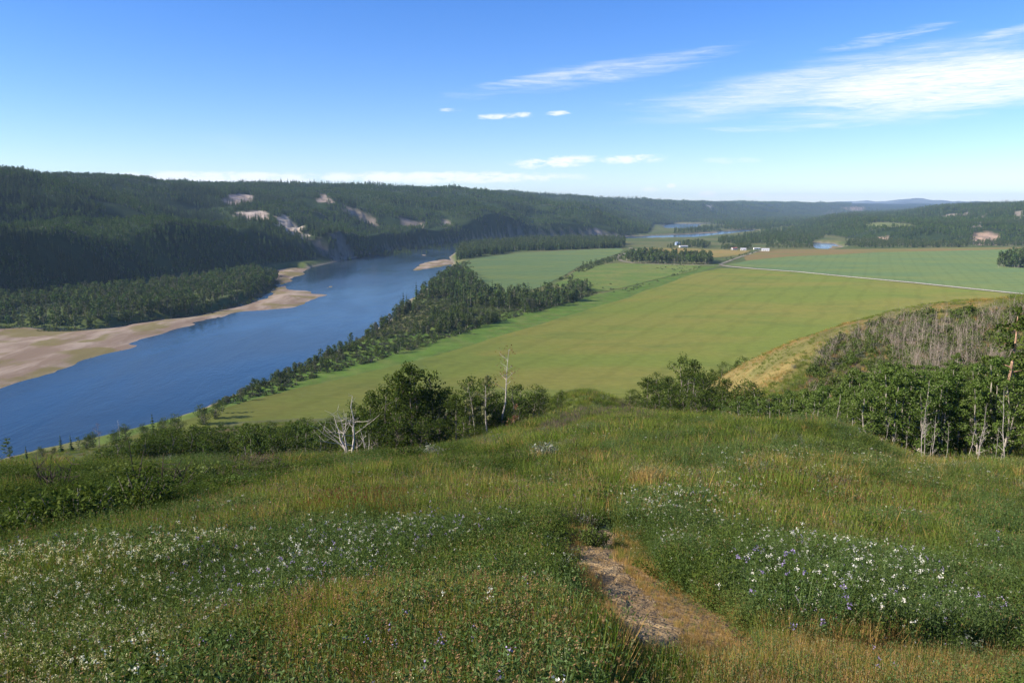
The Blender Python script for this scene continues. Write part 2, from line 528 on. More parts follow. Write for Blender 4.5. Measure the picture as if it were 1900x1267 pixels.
def field_mat(name, base, alt, dark, big=95.0, fine=5.0, stretch=(1, 1, 1), rz=0.0, row=0.0, patch=None):
    m, b, out_ = new_mat(name)
    tc = b.n('ShaderNodeTexCoord')
    P = b.mapping(tc.outputs['Object'], scale=stretch, rot=(0, 0, rz))
    g1 = b.noise(P, 1 / big, 4, .55, .4); g2 = b.noise(P, 1 / (big * .33), 5, .6, .3); g3 = b.noise(P, 1 / fine, 5, .7); g4 = b.noise(P, 1 / (big * .8), 3, .5, 1.0)
    c = b.mix(b.ramp(g1, .38, .66), base, alt)
    c = b.mix(b.math('MULTIPLY', b.ramp(g2, .48, .72), .7), c, dark)
    if patch: c = b.mix(b.math('MULTIPLY', b.ramp(g4, .60, .78), .65), c, patch)
    k = b.ramp(g3, .2, .8, .84, 1.16)
    if row:
        w = b.n('ShaderNodeTexWave', wave_type='BANDS', bands_direction='X')
        b.setin(w.inputs['Vector'], P); w.inputs['Scale'].default_value = row; w.inputs['Distortion'].default_value = 2.0; w.inputs['Detail'].default_value = 3
        k = b.math('MULTIPLY', k, b.ramp(w.outputs['Fac'], .80, .97, 1.0, .93))
    cmb = b.n('ShaderNodeCombineXYZ')
    for i in range(3): b.setin(cmb.inputs[i], k)
    c = b.mix(1.0, c, cmb.outputs[0], 'MULTIPLY')
    d = b.n('ShaderNodeBsdfDiffuse'); d.inputs['Roughness'].default_value = .6
    b.setin(d.inputs[0], c)
    bp = b.n('ShaderNodeBump'); bp.inputs['Strength'].default_value = .5; bp.inputs['Distance'].default_value = .5
    b.setin(bp.inputs['Height'], g3); b.setin(d.inputs['Normal'], bp.outputs[0])
    b.nt.links.new(d.outputs[0], out_.inputs[0])
    return m

def water_mat():
    m, b, out_ = new_mat('river_water')
    p = b.n('ShaderNodeBsdfPrincipled')
    tc = b.n('ShaderNodeTexCoord'); P = tc.outputs['Object']
    drift = b.noise(b.mapping(P, scale=(1, .35, 1), rot=(0, 0, math.radians(24))), 1 / 70, 4, .55, .6)
    b.setin(p.inputs['Base Color'], b.mix(b.ramp(drift, .3, .75), (.008, .026, .044), (.026, .040, .048)))
    b.setin(p.inputs['Roughness'], b.ramp(drift, .3, .7, .10, .2))
    p.inputs['IOR'].default_value = 1.33; p.inputs['Specular IOR Level'].default_value = .34
    w1 = b.noise(b.mapping(P, scale=(1, .55, 1), rot=(0, 0, math.radians(24))), 1 / 2.2, 4, .6, .4)
    w2 = b.noise(b.mapping(P, scale=(1, .4, 1), rot=(0, 0, math.radians(24))), 1 / 11, 3, .6, .8)
    hgt = b.math('ADD', b.math('MULTIPLY', w1, .10), b.math('MULTIPLY', w2, .26))
    bp = b.n('ShaderNodeBump'); bp.inputs['Strength'].default_value = 1.0; bp.inputs['Distance'].default_value = 1.0
    slick = b.noise(b.mapping(P, scale=(1, .22, 1), rot=(0, 0, math.radians(28))), 1 / 38, 5, .6, 1.2)
    b.setin(bp.inputs['Height'], b.math('MULTIPLY', hgt, b.ramp(slick, .40, .62, .65, 1.05))); b.setin(p.inputs['Normal'], bp.outputs[0])
    b.nt.links.new(p.outputs[0], out_.inputs[0])
    return m

# ---------------------------------------------------------------- terrain sheet
BARE = [at(p) for p in (
    [(416, 376), (425, 362), (470, 361), (469, 374), (440, 380)],
    [(445, 397), (470, 391), (494, 393), (488, 409), (462, 409)],
    [(515, 405), (530, 399), (548, 414), (561, 437), (536, 433), (519, 420)],
    [(566, 434), (576, 434), (576, 444), (568, 444)],
    [(590, 362), (606, 362), (612, 376), (592, 374)],
    [(640, 382), (668, 392), (704, 412), (704, 424), (670, 408), (640, 394)],
    [(744, 404), (790, 412), (778, 424), (752, 418)],
    [(816, 408), (832, 409), (830, 419), (820, 419)],
    [(1085, 436), (1104, 424), (1120, 428), (1140, 437), (1110, 440)],
    [(1806, 434), (1838, 429), (1848, 440), (1846, 455), (1814, 455)],
    [(1314, 381), (1321, 381), (1321, 386), (1314, 386)],
    [(1628, 440), (1650, 439), (1650, 446), (1632, 446)],
    [(1500, 408), (1530, 394), (1565, 386), (1608, 385), (1600, 393), (1560, 402), (1520, 409)],
)]
BARE_COL = [(.33, .27, .24), (.42, .35, .29), (.50, .43, .34), (.5, .43, .34), (.30, .24, .20), (.22, .18, .13), (.20, .165, .13), (.32, .27, .22),
            (.22, .19, .165), (.44, .30, .20), (.5, .46, .4), (.4, .28, .2), (.28, .20, .15)]
SCARS = [at(p) for p in (
    [(1746, 405), (1775, 396), (1778, 398), (1750, 408)], [(1784, 400), (1796, 393), (1800, 395), (1788, 402)],
    [(1806, 406), (1838, 393), (1841, 395), (1812, 409)], [(1880, 394), (1895, 391), (1899, 400), (1886, 408)], [(1803, 419), (1820, 417), (1821, 421), (1806, 422)])]
TERRACE = at([(1560, 421), (1600, 415), (1645, 412), (1690, 416), (1702, 422), (1640, 423), (1580, 424)])
def _ray(px, r):
    v = pix_dir(px, 640); h = math.hypot(v.x, v.y)
    return (v.x / h * r, v.y / h * r)
KNOLL_DRY = [_ray(px, 215) for px in (1840, 1700, 1600, 1500, 1400, 1330, 1295)] + at([(1312, 722), (1340, 730), (1390, 738), (1420, 728), (1452, 702), (1474, 672), (1500, 648), (1560, 622), (1640, 597), (1800, 574), (1880, 567)], rmin=90)
GREEN_STRIP = flat([(150, 845), (180, 812), (280, 780), (360, 752), (450, 712), (560, 672), (650, 636), (760, 615), (900, 590), (1020, 560), (1100, 548), (1180, 530), (1300, 492), (1345, 490),
                    (1300, 505), (1180, 548), (1100, 575), (1000, 603), (900, 635), (760, 674), (560, 722), (350, 778), (200, 822)])

PATH_A = at([(1064, 1022), (1098, 1018), (1132, 1020), (1150, 1045), (1172, 1078), (1200, 1108), (1232, 1140), (1262, 1172), (1272, 1200), (1240, 1216), (1196, 1208), (1170, 1180), (1152, 1146), (1134, 1112), (1108, 1075), (1082, 1045)])
PATH_B = at([(1092, 1020), (1100, 992), (1108, 962), (1122, 948), (1146, 948), (1150, 972), (1142, 1000), (1134, 1021)])
PATH_C = at([(1180, 930), (1192, 914), (1216, 905), (1232, 912), (1222, 926), (1200, 934)])

def build_terrain():
    az = np.radians(np.concatenate([np.arange(-180, -50, 4.0), np.arange(-50, 50.01, 0.17), np.arange(54, 180.1, 4.0)]))
    ln = np.log
    r = np.exp(np.concatenate([np.arange(ln(.5), ln(420), .019), np.arange(ln(420), ln(5200), .0085), np.arange(ln(5200), ln(17000), .018)]))
    na, nr = len(az), len(r)
    A, R = np.meshgrid(az, r)
    X, Y = (np.sin(A) * R).ravel(), (np.cos(A) * R).ravel()
    Z = H(X, Y)
    co = np.stack([X, Y, Z], 1)
    co = np.concatenate([co, [[0, 0, EYE - 1.9]]])
    i = np.arange(nr - 1)[:, None] * na + np.arange(na - 1)[None, :]
    quads = np.stack([i, i + 1, i + 1 + na, i + na], -1).reshape(-1, 4)
    me = bpy.data.meshes.new('terrain')
    nv = len(co)
    c0 = nv - 1
    fan = np.stack([np.full(na - 1, c0), np.arange(1, na), np.arange(na - 1)], 1)
    nq, nf = len(quads), len(fan)
    me.vertices.add(nv); me.vertices.foreach_set('co', co.astype(np.float32).ravel())
    me.loops.add(nq * 4 + nf * 3)
    me.loops.foreach_set('vertex_index', np.concatenate([quads[:, ::-1].ravel(), fan[:, ::-1].ravel()]).astype(np.int32))
    me.polygons.add(nq + nf)
    me.polygons.foreach_set('loop_start', np.concatenate([np.arange(nq) * 4, nq * 4 + np.arange(nf) * 3]).astype(np.int32))
    me.polygons.foreach_set('use_smooth', np.ones(nq + nf, bool))
    me.update(calc_edges=True)
    # ground cover colours (what grows or lies there; bare scars also get painted gully shade)
    col = np.zeros((nv, 3)); col[:] = (.085, .11, .035)
    dist = np.hypot(X, Y)
    x, y, z = X, Y, Z
    zl, zr, s, s2 = hill_heights(x, y)
    sd = river_sd(x, y)
    n_a = fbm(x, y, 90, 4, 61); n_b = fbm(x, y, 7, 4, 62); n_c = fbm(x, y, 26, 4, 63)
    c = col[:-1]
    def paint(mask, colour, w=1.0):
        w_ = (mask * w)[:, None] if np.ndim(mask) else w
        c[:] = c * (1 - w_) + np.array(colour) * w_
    pasture = (sstep(n_a, -.2, .5))
    paint(pasture, (.15, .14, .055), .6)
    lf = inside(x, y, LEFT_FLAT)
    paint(lf.astype(float), (.075, .10, .03))
    left = sstep(s, -5, 12); right = sstep(s2, -5, 25)
    far = sstep(dist, 7800, 9200)
    paint(left, (.022, .040, .013)); paint(left * sstep(n_a, .1, .7), (.04, .06, .018), .8)
    paint(right, (.028, .046, .017)); paint(right * sstep(zr, 30, 80) * sstep(n_a, -.1, .6), (.09, .085, .04), .55)
    paint(far, (.03, .045, .025))
    paint(sstep(s, 3, 12) * (1 - sstep(s, 45, 65)) * sstep(y, 1260, 1340) * (1 - sstep(y, 2000, 2120)) * sstep(n_c, -.5, .1), (.15, .13, .11), .85)
    warp_x = x + n_b * 6 + n_c * 9; warp_y = y + n_c * 8
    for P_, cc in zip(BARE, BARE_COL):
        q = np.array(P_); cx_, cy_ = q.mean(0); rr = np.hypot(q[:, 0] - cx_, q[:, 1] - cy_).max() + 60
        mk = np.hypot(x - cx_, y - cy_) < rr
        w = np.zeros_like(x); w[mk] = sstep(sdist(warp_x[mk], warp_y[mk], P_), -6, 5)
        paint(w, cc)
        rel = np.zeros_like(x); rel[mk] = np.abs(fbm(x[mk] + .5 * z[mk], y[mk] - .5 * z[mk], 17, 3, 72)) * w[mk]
        paint(np.clip(rel * 1.5, 0, .75), (.19, .155, .115))  # gully shade painted into the colour, darkest where the relief cuts deepest
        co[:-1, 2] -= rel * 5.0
    for P_ in SCARS:
        q = np.array(P_); cx_, cy_ = q.mean(0); rr = np.hypot(q[:, 0] - cx_, q[:, 1] - cy_).max() + 60
        mk = np.hypot(x - cx_, y - cy_) < rr
        w = np.zeros_like(x); w[mk] = sstep(sdist(x[mk], y[mk], P_), -8, 4)
        paint(w, (.30, .25, .19), .75)
    paint(sstep(sdist(x, y, TERRACE), -15, 10), (.15, .17, .06))
    # banks
    paint(sstep(sd, -9, -2) * (1 - sstep(z, -3.5, -1)), (.20, .17, .13))
    gs = sstep(sdist(x, y, GREEN_STRIP) + n_b * 3, -3, 4) * (z < 6)
    paint(gs, (.085, .145, .024)); paint(gs * sstep(n_b, -.2, .6), (.12, .15, .036), .7)
    # the near hill
    nm = dist < 700
    nh = np.full_like(x, -500.); nh[nm] = near_hill(x[nm], y[nm])
    hillm = sstep(nh - z, -3.0, -.5) * nm
    paint(hillm, (.070, .085, .026))
    paint(hillm * sstep(n_c, -.1, .5), (.10, .105, .035), .7)
    paint(hillm * sstep(fbm(x, y, 5, 4, 66), .15, .6), (.09, .06, .03), .7)
    paint(hillm * sstep(fbm(x, y, 9, 4, 67), .25, .7), (.12, .14, .035), .7)
    kd = np.zeros_like(x); kd[nm] = sstep(sdist(x[nm] + n_b[nm] * 3, y[nm] + n_c[nm] * 3, KNOLL_DRY), -5, 4)
    paint(kd, (.13, .125, .042)); paint(kd * sstep(n_c + .5 * n_b, -.1, .5), (.22, .165, .06), .8)
    q14 = dist < 40
    for P_ in (PATH_A, PATH_B, PATH_C):
        w = np.zeros_like(x); w[q14] = sstep(sdist(x[q14], y[q14], P_) + .25 * fbm(x[q14], y[q14], .5, 3, 96), -1.0, -.1)
        paint(w, (.24, .165, .085))
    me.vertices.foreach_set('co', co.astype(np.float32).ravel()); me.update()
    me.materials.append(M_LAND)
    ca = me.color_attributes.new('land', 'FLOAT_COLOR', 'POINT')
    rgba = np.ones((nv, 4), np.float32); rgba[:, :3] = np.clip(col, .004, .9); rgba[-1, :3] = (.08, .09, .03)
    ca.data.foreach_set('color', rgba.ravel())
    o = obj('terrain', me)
    tag(o, kind='structure', label='rolling grassy hillside falling to the valley floor and wooded valley walls')
    return o
build_terrain()

# ---------------------------------------------------------------- level sheets: water, bars, fields, tracks
def sheet(name, P, z, mat, label, edge=None, dome=0.0):
    if edge: P = rough_edge(P, edge[0], edge[1], edge[2] if len(edge) > 2 else 0)
    bm = bmesh.new()
    vs = [bm.verts.new((a, c, z)) for a, c in P]
    if dome:
        # a low shoal on a grid; its rim dips under the water, so the water line is where the two meet
        for v in vs: bm.verts.remove(v)
        A = np.array(P); lo, hi = A.min(0) - 8, A.max(0) + 8
        st = max(2.5, min(7.0, math.sqrt((hi[0] - lo[0]) * (hi[1] - lo[1])) / 90))
        xs, ys = np.arange(lo[0], hi[0], st), np.arange(lo[1], hi[1], st)
        X, Y = np.meshgrid(xs, ys)
        d = sdist(X, Y, P) + fbm(X, Y, 30, 3, 76) * 3.5
        Zg = z - .35 + dome * (1 - np.exp(-np.clip(d, 0, None) / 26.0)) + .05 * np.clip(d, -8, 0) + fbm(X, Y, 22, 3, 77) * .22 * sstep(d, 2, 15) + .28 * sstep(d, 0, 7)
        ok = d > -5
        vs = {}
        for i in range(len(ys) - 1):
            for j in range(len(xs) - 1):
                if ok[i, j] and ok[i + 1, j] and ok[i, j + 1] and ok[i + 1, j + 1]:
                    f = []
                    for q in ((i, j), (i, j + 1), (i + 1, j + 1), (i + 1, j)):
                        if q not in vs: vs[q] = bm.verts.new((X[q], Y[q], Zg[q]))
                        f.append(vs[q])
                    bm.faces.new(f)
    else:
        f = bm.faces.new(vs)
        bmesh.ops.triangulate(bm, faces=[f])
    for f in bm.faces:
        f.smooth = True
        if f.normal.z < 0: f.normal_flip()
    me = bpy.data.meshes.new(name); bm.to_mesh(me); bm.free()
    me.materials.append(mat)
    return tag(obj(name, me), kind='structure', label=label)

M_WATER = water_mat()
wb = [(-2600, -1500), (600, -1500), (1400, 1000), (2600, 2500), (2600, 6500), (-600, 6500), (-1400, 2000)]
sheet('river', [(-3200, -1800), (800, -1800), (1500, 1500), (2600, 2500), (3000, 7000), (-200, 7000), (-1800, 2500)], ZW, M_WATER,
      'wide blue river winding along the foot of the wooded valley wall')

def gravel_mat():
    m, b, out_ = new_mat('gravel_bar')
    tc = b.n('ShaderNodeTexCoord'); P = tc.outputs['Object']
    fl = b.mapping(P, scale=(1, .3, 1), rot=(0, 0, math.radians(35)))
    g1 = b.noise(fl, 1 / 16, 5, .6, .6); g2 = b.noise(P, 1 / 1.5, 5, .7); g3 = b.noise(b.mapping(P, loc=(300, 40, 0)), 1 / 45, 4, .55, .5)
    c = b.mix(b.ramp(g1, .35, .68), (.21, .155, .11), (.34, .275, .21))
    c = b.mix(b.math('MULTIPLY', b.ramp(g3, .48, .60), .8), c, (.16, .14, .05))
    c = b.mix(b.math('MULTIPLY', b.ramp(g2, .5, .75), .5), c, (.17, .14, .11))
    d = b.n('ShaderNodeBsdfDiffuse'); b.setin(d.inputs[0], c)
    bp = b.n('ShaderNodeBump'); bp.inputs['Strength'].default_value = .6; bp.inputs['Distance'].default_value = .35
    b.setin(bp.inputs['Height'], b.math('ADD', g2, g1)); b.setin(d.inputs['Normal'], bp.outputs[0])
    b.nt.links.new(d.outputs[0], out_.inputs[0])
    return m
M_GRAVEL = gravel_mat()
ZB = ZW + .03
sheet('gravel_bar', BARS[0], ZB, M_GRAVEL,
      'long pale gravel bar at the left edge of the river', edge=(7, 6.0, 1), dome=2.2)
sheet('gravel_bar', BARS[1], ZB, M_GRAVEL,
      'small pale gravel spit behind the tip of the wooded flat', edge=(12, 5, 2), dome=2.4)
sheet('gravel_bar', flat([(757, 512), (775, 503), (812, 497), (846, 491), (842, 484), (822, 481), (790, 487), (768, 497)], ZW), ZB, M_GRAVEL,
      'pale gravel spit reaching into the river from the near bank', edge=(12, 5, 3), dome=1.5)
sheet('gravel_bar', flat([(596, 535), (606, 531), (625, 530), (626, 533), (606, 536)], ZW), ZB, M_GRAVEL, 'small pale gravel islet beside the long bar', edge=(6, 2, 4), dome=.9)
sheet('gravel_bar', flat([(779, 473), (790, 470.5), (794, 474), (783, 475)], ZW), ZB, M_GRAVEL, 'tiny pale gravel islet upstream of the spit', edge=(6, 2, 5), dome=.9)
sheet('gravel_bar', flat([(1080, 446), (1140, 446.5), (1200, 445.5), (1262, 442.5), (1255, 440.8), (1200, 442.2), (1130, 443.2), (1085, 443.6)], ZW), ZB, M_GRAVEL,
      'far strip of pale gravel beyond the cottonwood wood', edge=(30, 6, 6), dome=1.2)
sheet('gravel_bar', flat([(1075, 440.6), (1150, 438.2), (1240, 436.2), (1335, 432), (1330, 430.5), (1270, 433.4), (1170, 437), (1080, 439.6)], ZW), ZB, M_GRAVEL,
      'farthest strip of pale gravel under the wooded wall', edge=(40, 6, 7), dome=1.2)
sheet('gravel_bar', flat([(1531, 463), (1560, 461), (1600, 462), (1600, 459.5), (1556, 457), (1545, 455)], ZW), ZB, M_GRAVEL,
      'pale gravel rim of the far side channel at right', edge=(20, 4, 8), dome=1.5)
sheet('gravel_bar', flat([(1408, 411.6), (1448, 411), (1447, 409.6), (1410, 409.8)], ZW + 5), ZB + 5, M_GRAVEL, 'farthest pale bar below the bare hill nose', edge=(40, 6, 9), dome=1.5)

M_HAY = field_mat('hayfield', (.128, .158, .036), (.160, .158, .042), (.096, .130, .034), 75, 2.2, stretch=(.34, .8, 1), rz=math.radians(12), row=.035, patch=(.19, .158, .046))
M_CROP = field_mat('green_crop', (.098, .148, .064), (.124, .160, .058), (.080, .128, .058), 80, 5, stretch=(.4, 1.3, 1), rz=math.radians(8), row=.045)
M_STUBBLE = field_mat('dry_grassland', (.21, .16, .06), (.15, .145, .05), (.24, .18, .09), 60, 5)
M_MEADOW = field_mat('rough_pasture', (.10, .15, .04), (.14, .16, .05), (.08, .12, .045), 50, 5)
M_BROWN = field_mat('brown_field', (.16, .12, .055), (.125, .13, .045), (.18, .12, .06), 90, 6, stretch=(.4, 1.5, 1))
M_DIRT = plain('track_gravel', (.52, .46, .37), .95, .15, .4)
M_DIRT2 = plain('track_dirt', (.24, .21, .15), .95, .2, .3)
sheet('field', flat([(196, 824), (350, 778), (560, 722), (760, 673), (900, 634), (1000, 602), (1100, 573), (1180, 547), (1290, 507), (1340, 498), (1400, 499.5), (1500, 507), (1700, 527), (1900, 548.5), (2300, 592),
                     (2900, 660), (2600, 900), (1700, 900), (1100, 850), (700, 860), (300, 900)]), .22, M_HAY,
      'broad yellow-green hayfield on the valley floor', edge=(14, 3.0, 11))
sheet('field', flat([(846, 490), (870, 484), (900, 478), (960, 470), (1060, 465), (1150, 461), (1158, 464), (1140, 473), (1080, 494), (1020, 524), (1000, 535), (950, 545), (905, 549), (890, 530), (872, 515)]), .26, M_CROP,
      'blue-green crop field in the bend of the river', edge=(20, 3.5, 12))
sheet('field', flat([(1346, 492), (1420, 499.5), (1480, 504), (1600, 515.5), (1700, 524.5), (1900, 545), (2300, 586), (2900, 640), (2900, 500), (1900, 462), (1730, 466), (1640, 468), (1560, 472), (1460, 476), (1385, 484)]), .24, M_CROP,
      'long blue-green crop field beyond the gravel track', edge=(25, 3, 13))
sheet('field', flat([(1385, 484), (1460, 476.4), (1560, 472.4), (1640, 468.4), (1730, 466.4), (1900, 462.4), (1900, 459.5), (1800, 459.5), (1600, 462.5), (1450, 463), (1410, 465), (1380, 475)]), .28, M_BROWN,
      'brown strip of field along the far edge of the green crop', edge=(25, 3, 14))
sheet('field', flat([(1030, 527), (1085, 497), (1140, 488), (1230, 491), (1300, 493), (1290, 502), (1180, 528), (1130, 540), (1080, 545), (1050, 538)]), .30, M_MEADOW,
      'rough green pasture between the crop field and the hayfield', edge=(14, 4, 15))
sheet('field', flat([(1168, 466), (1200, 460), (1260, 461), (1330, 463), (1395, 465), (1370, 474), (1330, 478), (1280, 473), (1230, 472), (1190, 470)]), .30, M_STUBBLE,
      'tan dry grassland round the farmstead', edge=(25, 4, 16))

def ribbon(name, P, w, z, mat, label):
    """a level strip of the given width along a line of points"""
    A = np.array(P)
    L, Rr = [], []
    for i in range(len(A)):
        t = A[min(i + 1, len(A) - 1)] - A[max(i - 1, 0)]
        t = t / (np.hypot(*t) + 1e-9); nrm = np.array([-t[1], t[0]])
        L.append(A[i] + nrm * w / 2); Rr.append(A[i] - nrm * w / 2)
    V = [(*q, z) for q in L] + [(*q, z) for q in Rr]
    n = len(A)
    Fc = [(n + i, n + i + 1, i + 1, i) for i in range(n - 1)]
    me = mesh_from(name, V, Fc, [mat])
    return tag(obj(name, me), kind='structure', label=label)
ribbon('road', flat([(1346, 494), (1400, 499), (1480, 504.6), (1600, 516.2), (1700, 525.2), (1800, 535.8), (1886, 544.5), (1960, 552), (2200, 578)]), 6.5, .36, M_DIRT,
       'straight pale gravel road between the hayfield and the green crop')
ribbon('road', flat([(1346, 494), (1336, 491), (1362, 481), (1395, 470), (1416, 464)]), 5.0, .40, M_DIRT2, 'dirt track climbing towards the white farm buildings')
ribbon('road', flat([(1346, 494), (1300, 492.5), (1230, 491), (1175, 488.5), (1152, 484), (1145, 478), (1152, 472.5), (1172, 469), (1178, 464), (1168, 460)]), 6.5, .38, M_DIRT2,
       'winding grey road round the small wood')

# ---------------------------------------------------------------- far mountains
def build_mountains():
    R0 = 15000.0
    peaks = [(1690, 12.5, 130, 1.5), (1560, 7, 55, 1), (1430, 7, 60, 1), (1310, 8, 60, 1), (1250, 6, 50, 1), (1800, 4.5, 90, 1), (1900, 6, 60, 1), (1120, 5, 160, 1), (1500, 5, 40, 1), (1600, 8, 50, 1), (2050, 8, 100, 1), (900, 6, 200, 1)]
    V, Fc = [], []
    xs = np.arange(700, 2300, 4.0)
    prof = np.zeros_like(xs)
    for px, hpx, hw, pw in peaks: prof = np.maximum(prof, hpx * np.clip(1 - (np.abs(xs - px) / hw) ** 1.3, 0, None))
    prof = prof + 3.2 + 1.6 * fbm(xs, xs * 0 + 3.0, 60, 4, 12)
    depth = np.linspace(0, 1, 13)
    for i, x_ in enumerate(xs):
        a = math.atan((x_ - CX) / F_PX)
        for d in depth:
            R = R0 + 2400 * (d - .5)
            X, Y = math.sin(a) * R, math.cos(a) * R
            env = math.sin(math.pi * d)
            rid = float(1 - abs(fbm(np.array([X]), np.array([Y]), 700, 4, 33)[0]))
            h = 66 + (.78 * prof[i] / F_PX * R / math.cos(a)) * env * (.62 + .42 * rid) + 12 * env
            V.append((X, Y, h if 0 < d < 1 else -15))
    n = len(depth)
    for i in range(len(xs) - 1):
        for j in range(n - 1):
            Fc.append((i * n + j, (i + 1) * n + j, (i + 1) * n + j + 1, i * n + j + 1))
    m = plain('mountain_rock', (.10, .12, .12), .95, .3, .0012)
    me = mesh_from('mountains', V, Fc, [m], smooth=True)
    tag(obj('mountains', me), kind='structure', label='low blue mountain range along the far horizon')
build_mountains()

def build_haze():
    bm = bmesh.new()
    bmesh.ops.create_cube(bm, size=1.0)
    top, bot = 330.0, -17.0
    for v in bm.verts:
        v.co = Vector((v.co.x * 35000, v.co.y * 35000, bot + (v.co.z + .5) * (top - bot)))
    me = bpy.data.meshes.new('haze'); bm.to_mesh(me); bm.free()
    m, b, out_ = new_mat('haze')
    pv = b.n('ShaderNodeVolumePrincipled')
    pv.inputs['Color'].default_value = (.52, .73, 1.0, 1)
    pv.inputs['Density'].default_value = HAZE_DENSITY
    pv.inputs['Anisotropy'].default_value = 0.1
    b.nt.links.new(pv.outputs[0], out_.inputs['Volume'])
    me.materials.append(m)
    tag(obj('haze', me), kind='stuff', label='thin blue haze that fades the far valley')
HAZE_DENSITY = 5.0e-5
build_haze()

# ================================================================ plants
class MB:
    """collects tubes, leaves and blades; build() makes ONE mesh"""
    def __init__(s): s.V = []; s.F = []; s.M = []; s.n = 0
    def add(s, V, F, mi=0):
        V = np.asarray(V, float).reshape(-1, 3)
        s.V.append(V)
        for f in F: s.F.append(tuple(int(q) + s.n for q in f)); s.M.append(mi)
        s.n += len(V)
    def tube(s, path, radii, sides=6, mi=0):
        path = np.asarray(path, float); n = len(path); V = []
        for i in range(n):
            t = path[min(i + 1, n - 1)] - path[max(i - 1, 0)]
            t = t / (np.linalg.norm(t) + 1e-9)
            a = np.cross(t, [0.13, 0.97, 0.2]); a /= np.linalg.norm(a) + 1e-9
            b_ = np.cross(t, a)
            th = np.arange(sides) / sides * 2 * math.pi
            V.append(path[i] + radii[i] * (np.cos(th)[:, None] * a + np.sin(th)[:, None] * b_))
        F = []
        for i in range(n - 1):
            for j in range(sides):
                k = (j + 1) % sides
                F.append((i * sides + j, i * sides + k, (i + 1) * sides + k, (i + 1) * sides + j))
        s.add(np.concatenate(V), F, mi)
    def leaves(s, C, size, R, bias=(0, 0, .6), spread=1.0, aspect=.62, mi=0):
        """one kite-shaped leaf face per centre"""
        C = np.asarray(C, float).reshape(-1, 3); n = len(C)
        if n == 0: return
        N = R.normal(size=(n, 3)) * spread + np.asarray(bias); N /= np.linalg.norm(N, axis=1)[:, None] + 1e-9
        T = np.cross(N, R.normal(size=(n, 3))); T /= np.linalg.norm(T, axis=1)[:, None] + 1e-9
        B = np.cross(N, T)
        sz = np.broadcast_to(size, (n,)) * R.uniform(.65, 1.3, n)
        T = T * sz[:, None] * .5; B = B * sz[:, None] * .5 * aspect
        q = N * (sz * .10)[:, None]
        V = np.stack([C - T, C + B * 1 - T * .1 + q, C + T, C - B - T * .1 + q], 1).reshape(-1, 3)
        F = np.arange(n * 4).reshape(-1, 4)
        s.add(V, F, mi)
    def blades(s, base, tip, width, bend, mi=0):
        """grass blades: two-segment tapering strips from base to tip"""
        base = np.asarray(base, float); tip = np.asarray(tip, float); n = len(base)
        d = tip - base
        side = np.cross(d, [0, 0, 1.0]) + 1e-6; side /= np.linalg.norm(side, axis=1)[:, None]
        ang = rng.uniform(0, math.pi, n)
        side = side * np.cos(ang)[:, None] + np.stack([-side[:, 1], side[:, 0], 0 * side[:, 0]], 1) * np.sin(ang)[:, None]
        w = np.broadcast_to(width, (n,))[:, None] * .5
        mid = base + d * .55 + np.asarray(bend)
        V = np.stack([base - side * w, base + side * w, mid + side * w * .8, mid - side * w * .8, tip], 1).reshape(-1, 3)
        F = []
        for i in range(n):
            o = i * 5
            F += [(o, o + 1, o + 2, o + 3), (o + 3, o + 2, o + 4)]
        s.add(V, F, mi)
    def build(s, name, mats):
        return mesh_from(name, np.concatenate(s.V) if s.V else [], s.F, mats, s.M)

# ---- materials of plants
M_ASPEN = leafy('aspen_leaf', (.068, .120, .022), (.115, .165, .034), (.13, .17, .06), .28)
M_BUSH = leafy('willow_leaf', (.044, .076, .015), (.070, .102, .020), (.085, .11, .025), .24)
M_BANKLEAF = leafy('cottonwood_leaf', (.055, .086, .030), (.090, .118, .042), None, .2)
M_SPRUCE = leafy('spruce_needles', (.027, .050, .018), (.044, .070, .023), None, .08)
M_HILLASPEN = leafy('hill_aspen_leaf', (.055, .105, .030), (.095, .145, .040), None, .15)
M_GREYLEAF = leafy('grey_poplar_leaf', (.075, .090, .052), (.11, .115, .075), None, .2)
M_SILVER = leafy('silver_leaf', (.15, .18, .125), (.20, .22, .16), (.34, .35, .28), .2)
M_PALE = leafy('pale_birch_leaf', (.17, .18, .08), (.22, .22, .10), None, .25)
M_RUSTLEAF = leafy('rust_leaf', (.16, .08, .045), (.20, .11, .06), None, .2)
M_BARK = plain('aspen_bark', (.30, .27, .22), .9, .22, 2.5, obj_var=.15)
M_GREYBARK = plain('grey_bark', (.20, .17, .14), .9, .2, 3.0, obj_var=.2)
M_DEADWOOD = plain('bleached_wood', (.40, .36, .31), .9, .16, 3.0, obj_var=.12)
M_PINKWOOD = plain('dead_sapling_wood', (.265, .220, .172), .9, .2, 3.0, obj_var=.3)
M_DARKWOOD = plain('charred_wood', (.055, .04, .035), .95, .2, 4.0, obj_var=.3)
M_PINEBARK = plain('pine_bark', (.32, .20, .13), .9, .25, 3.0)
M_GRASS = leafy('grass_blade', (.115, .170, .024), (.178, .202, .046), None, .3)
M_GRASS2 = leafy('lush_grass_blade', (.075, .150, .014), (.12, .18, .022), None, .3)
M_DRY = leafy('dry_grass_blade', (.30, .19, .065), (.40, .27, .095), None, .25)
M_SEED = leafy('seed_head', (.22, .135, .065), (.30, .20, .10), None, .15)
M_RUST = leafy('rust_seed', (.12, .042, .024), (.17, .06, .032), None, .15)
M_HERB = leafy('herb_leaf', (.076, .122, .026), (.122, .158, .040), (.11, .14, .05), .28)
M_ALFALFA = leafy('alfalfa_leaf', (.064, .114, .032), (.094, .138, .042), (.11, .15, .06), .28)
M_WHITE = leafy('white_petal', (.62, .62, .50), (.70, .67, .60), None, .25, .18)
M_CREAM = leafy('cream_petal', (.60, .58, .30), (.68, .64, .40), None, .25, .18)
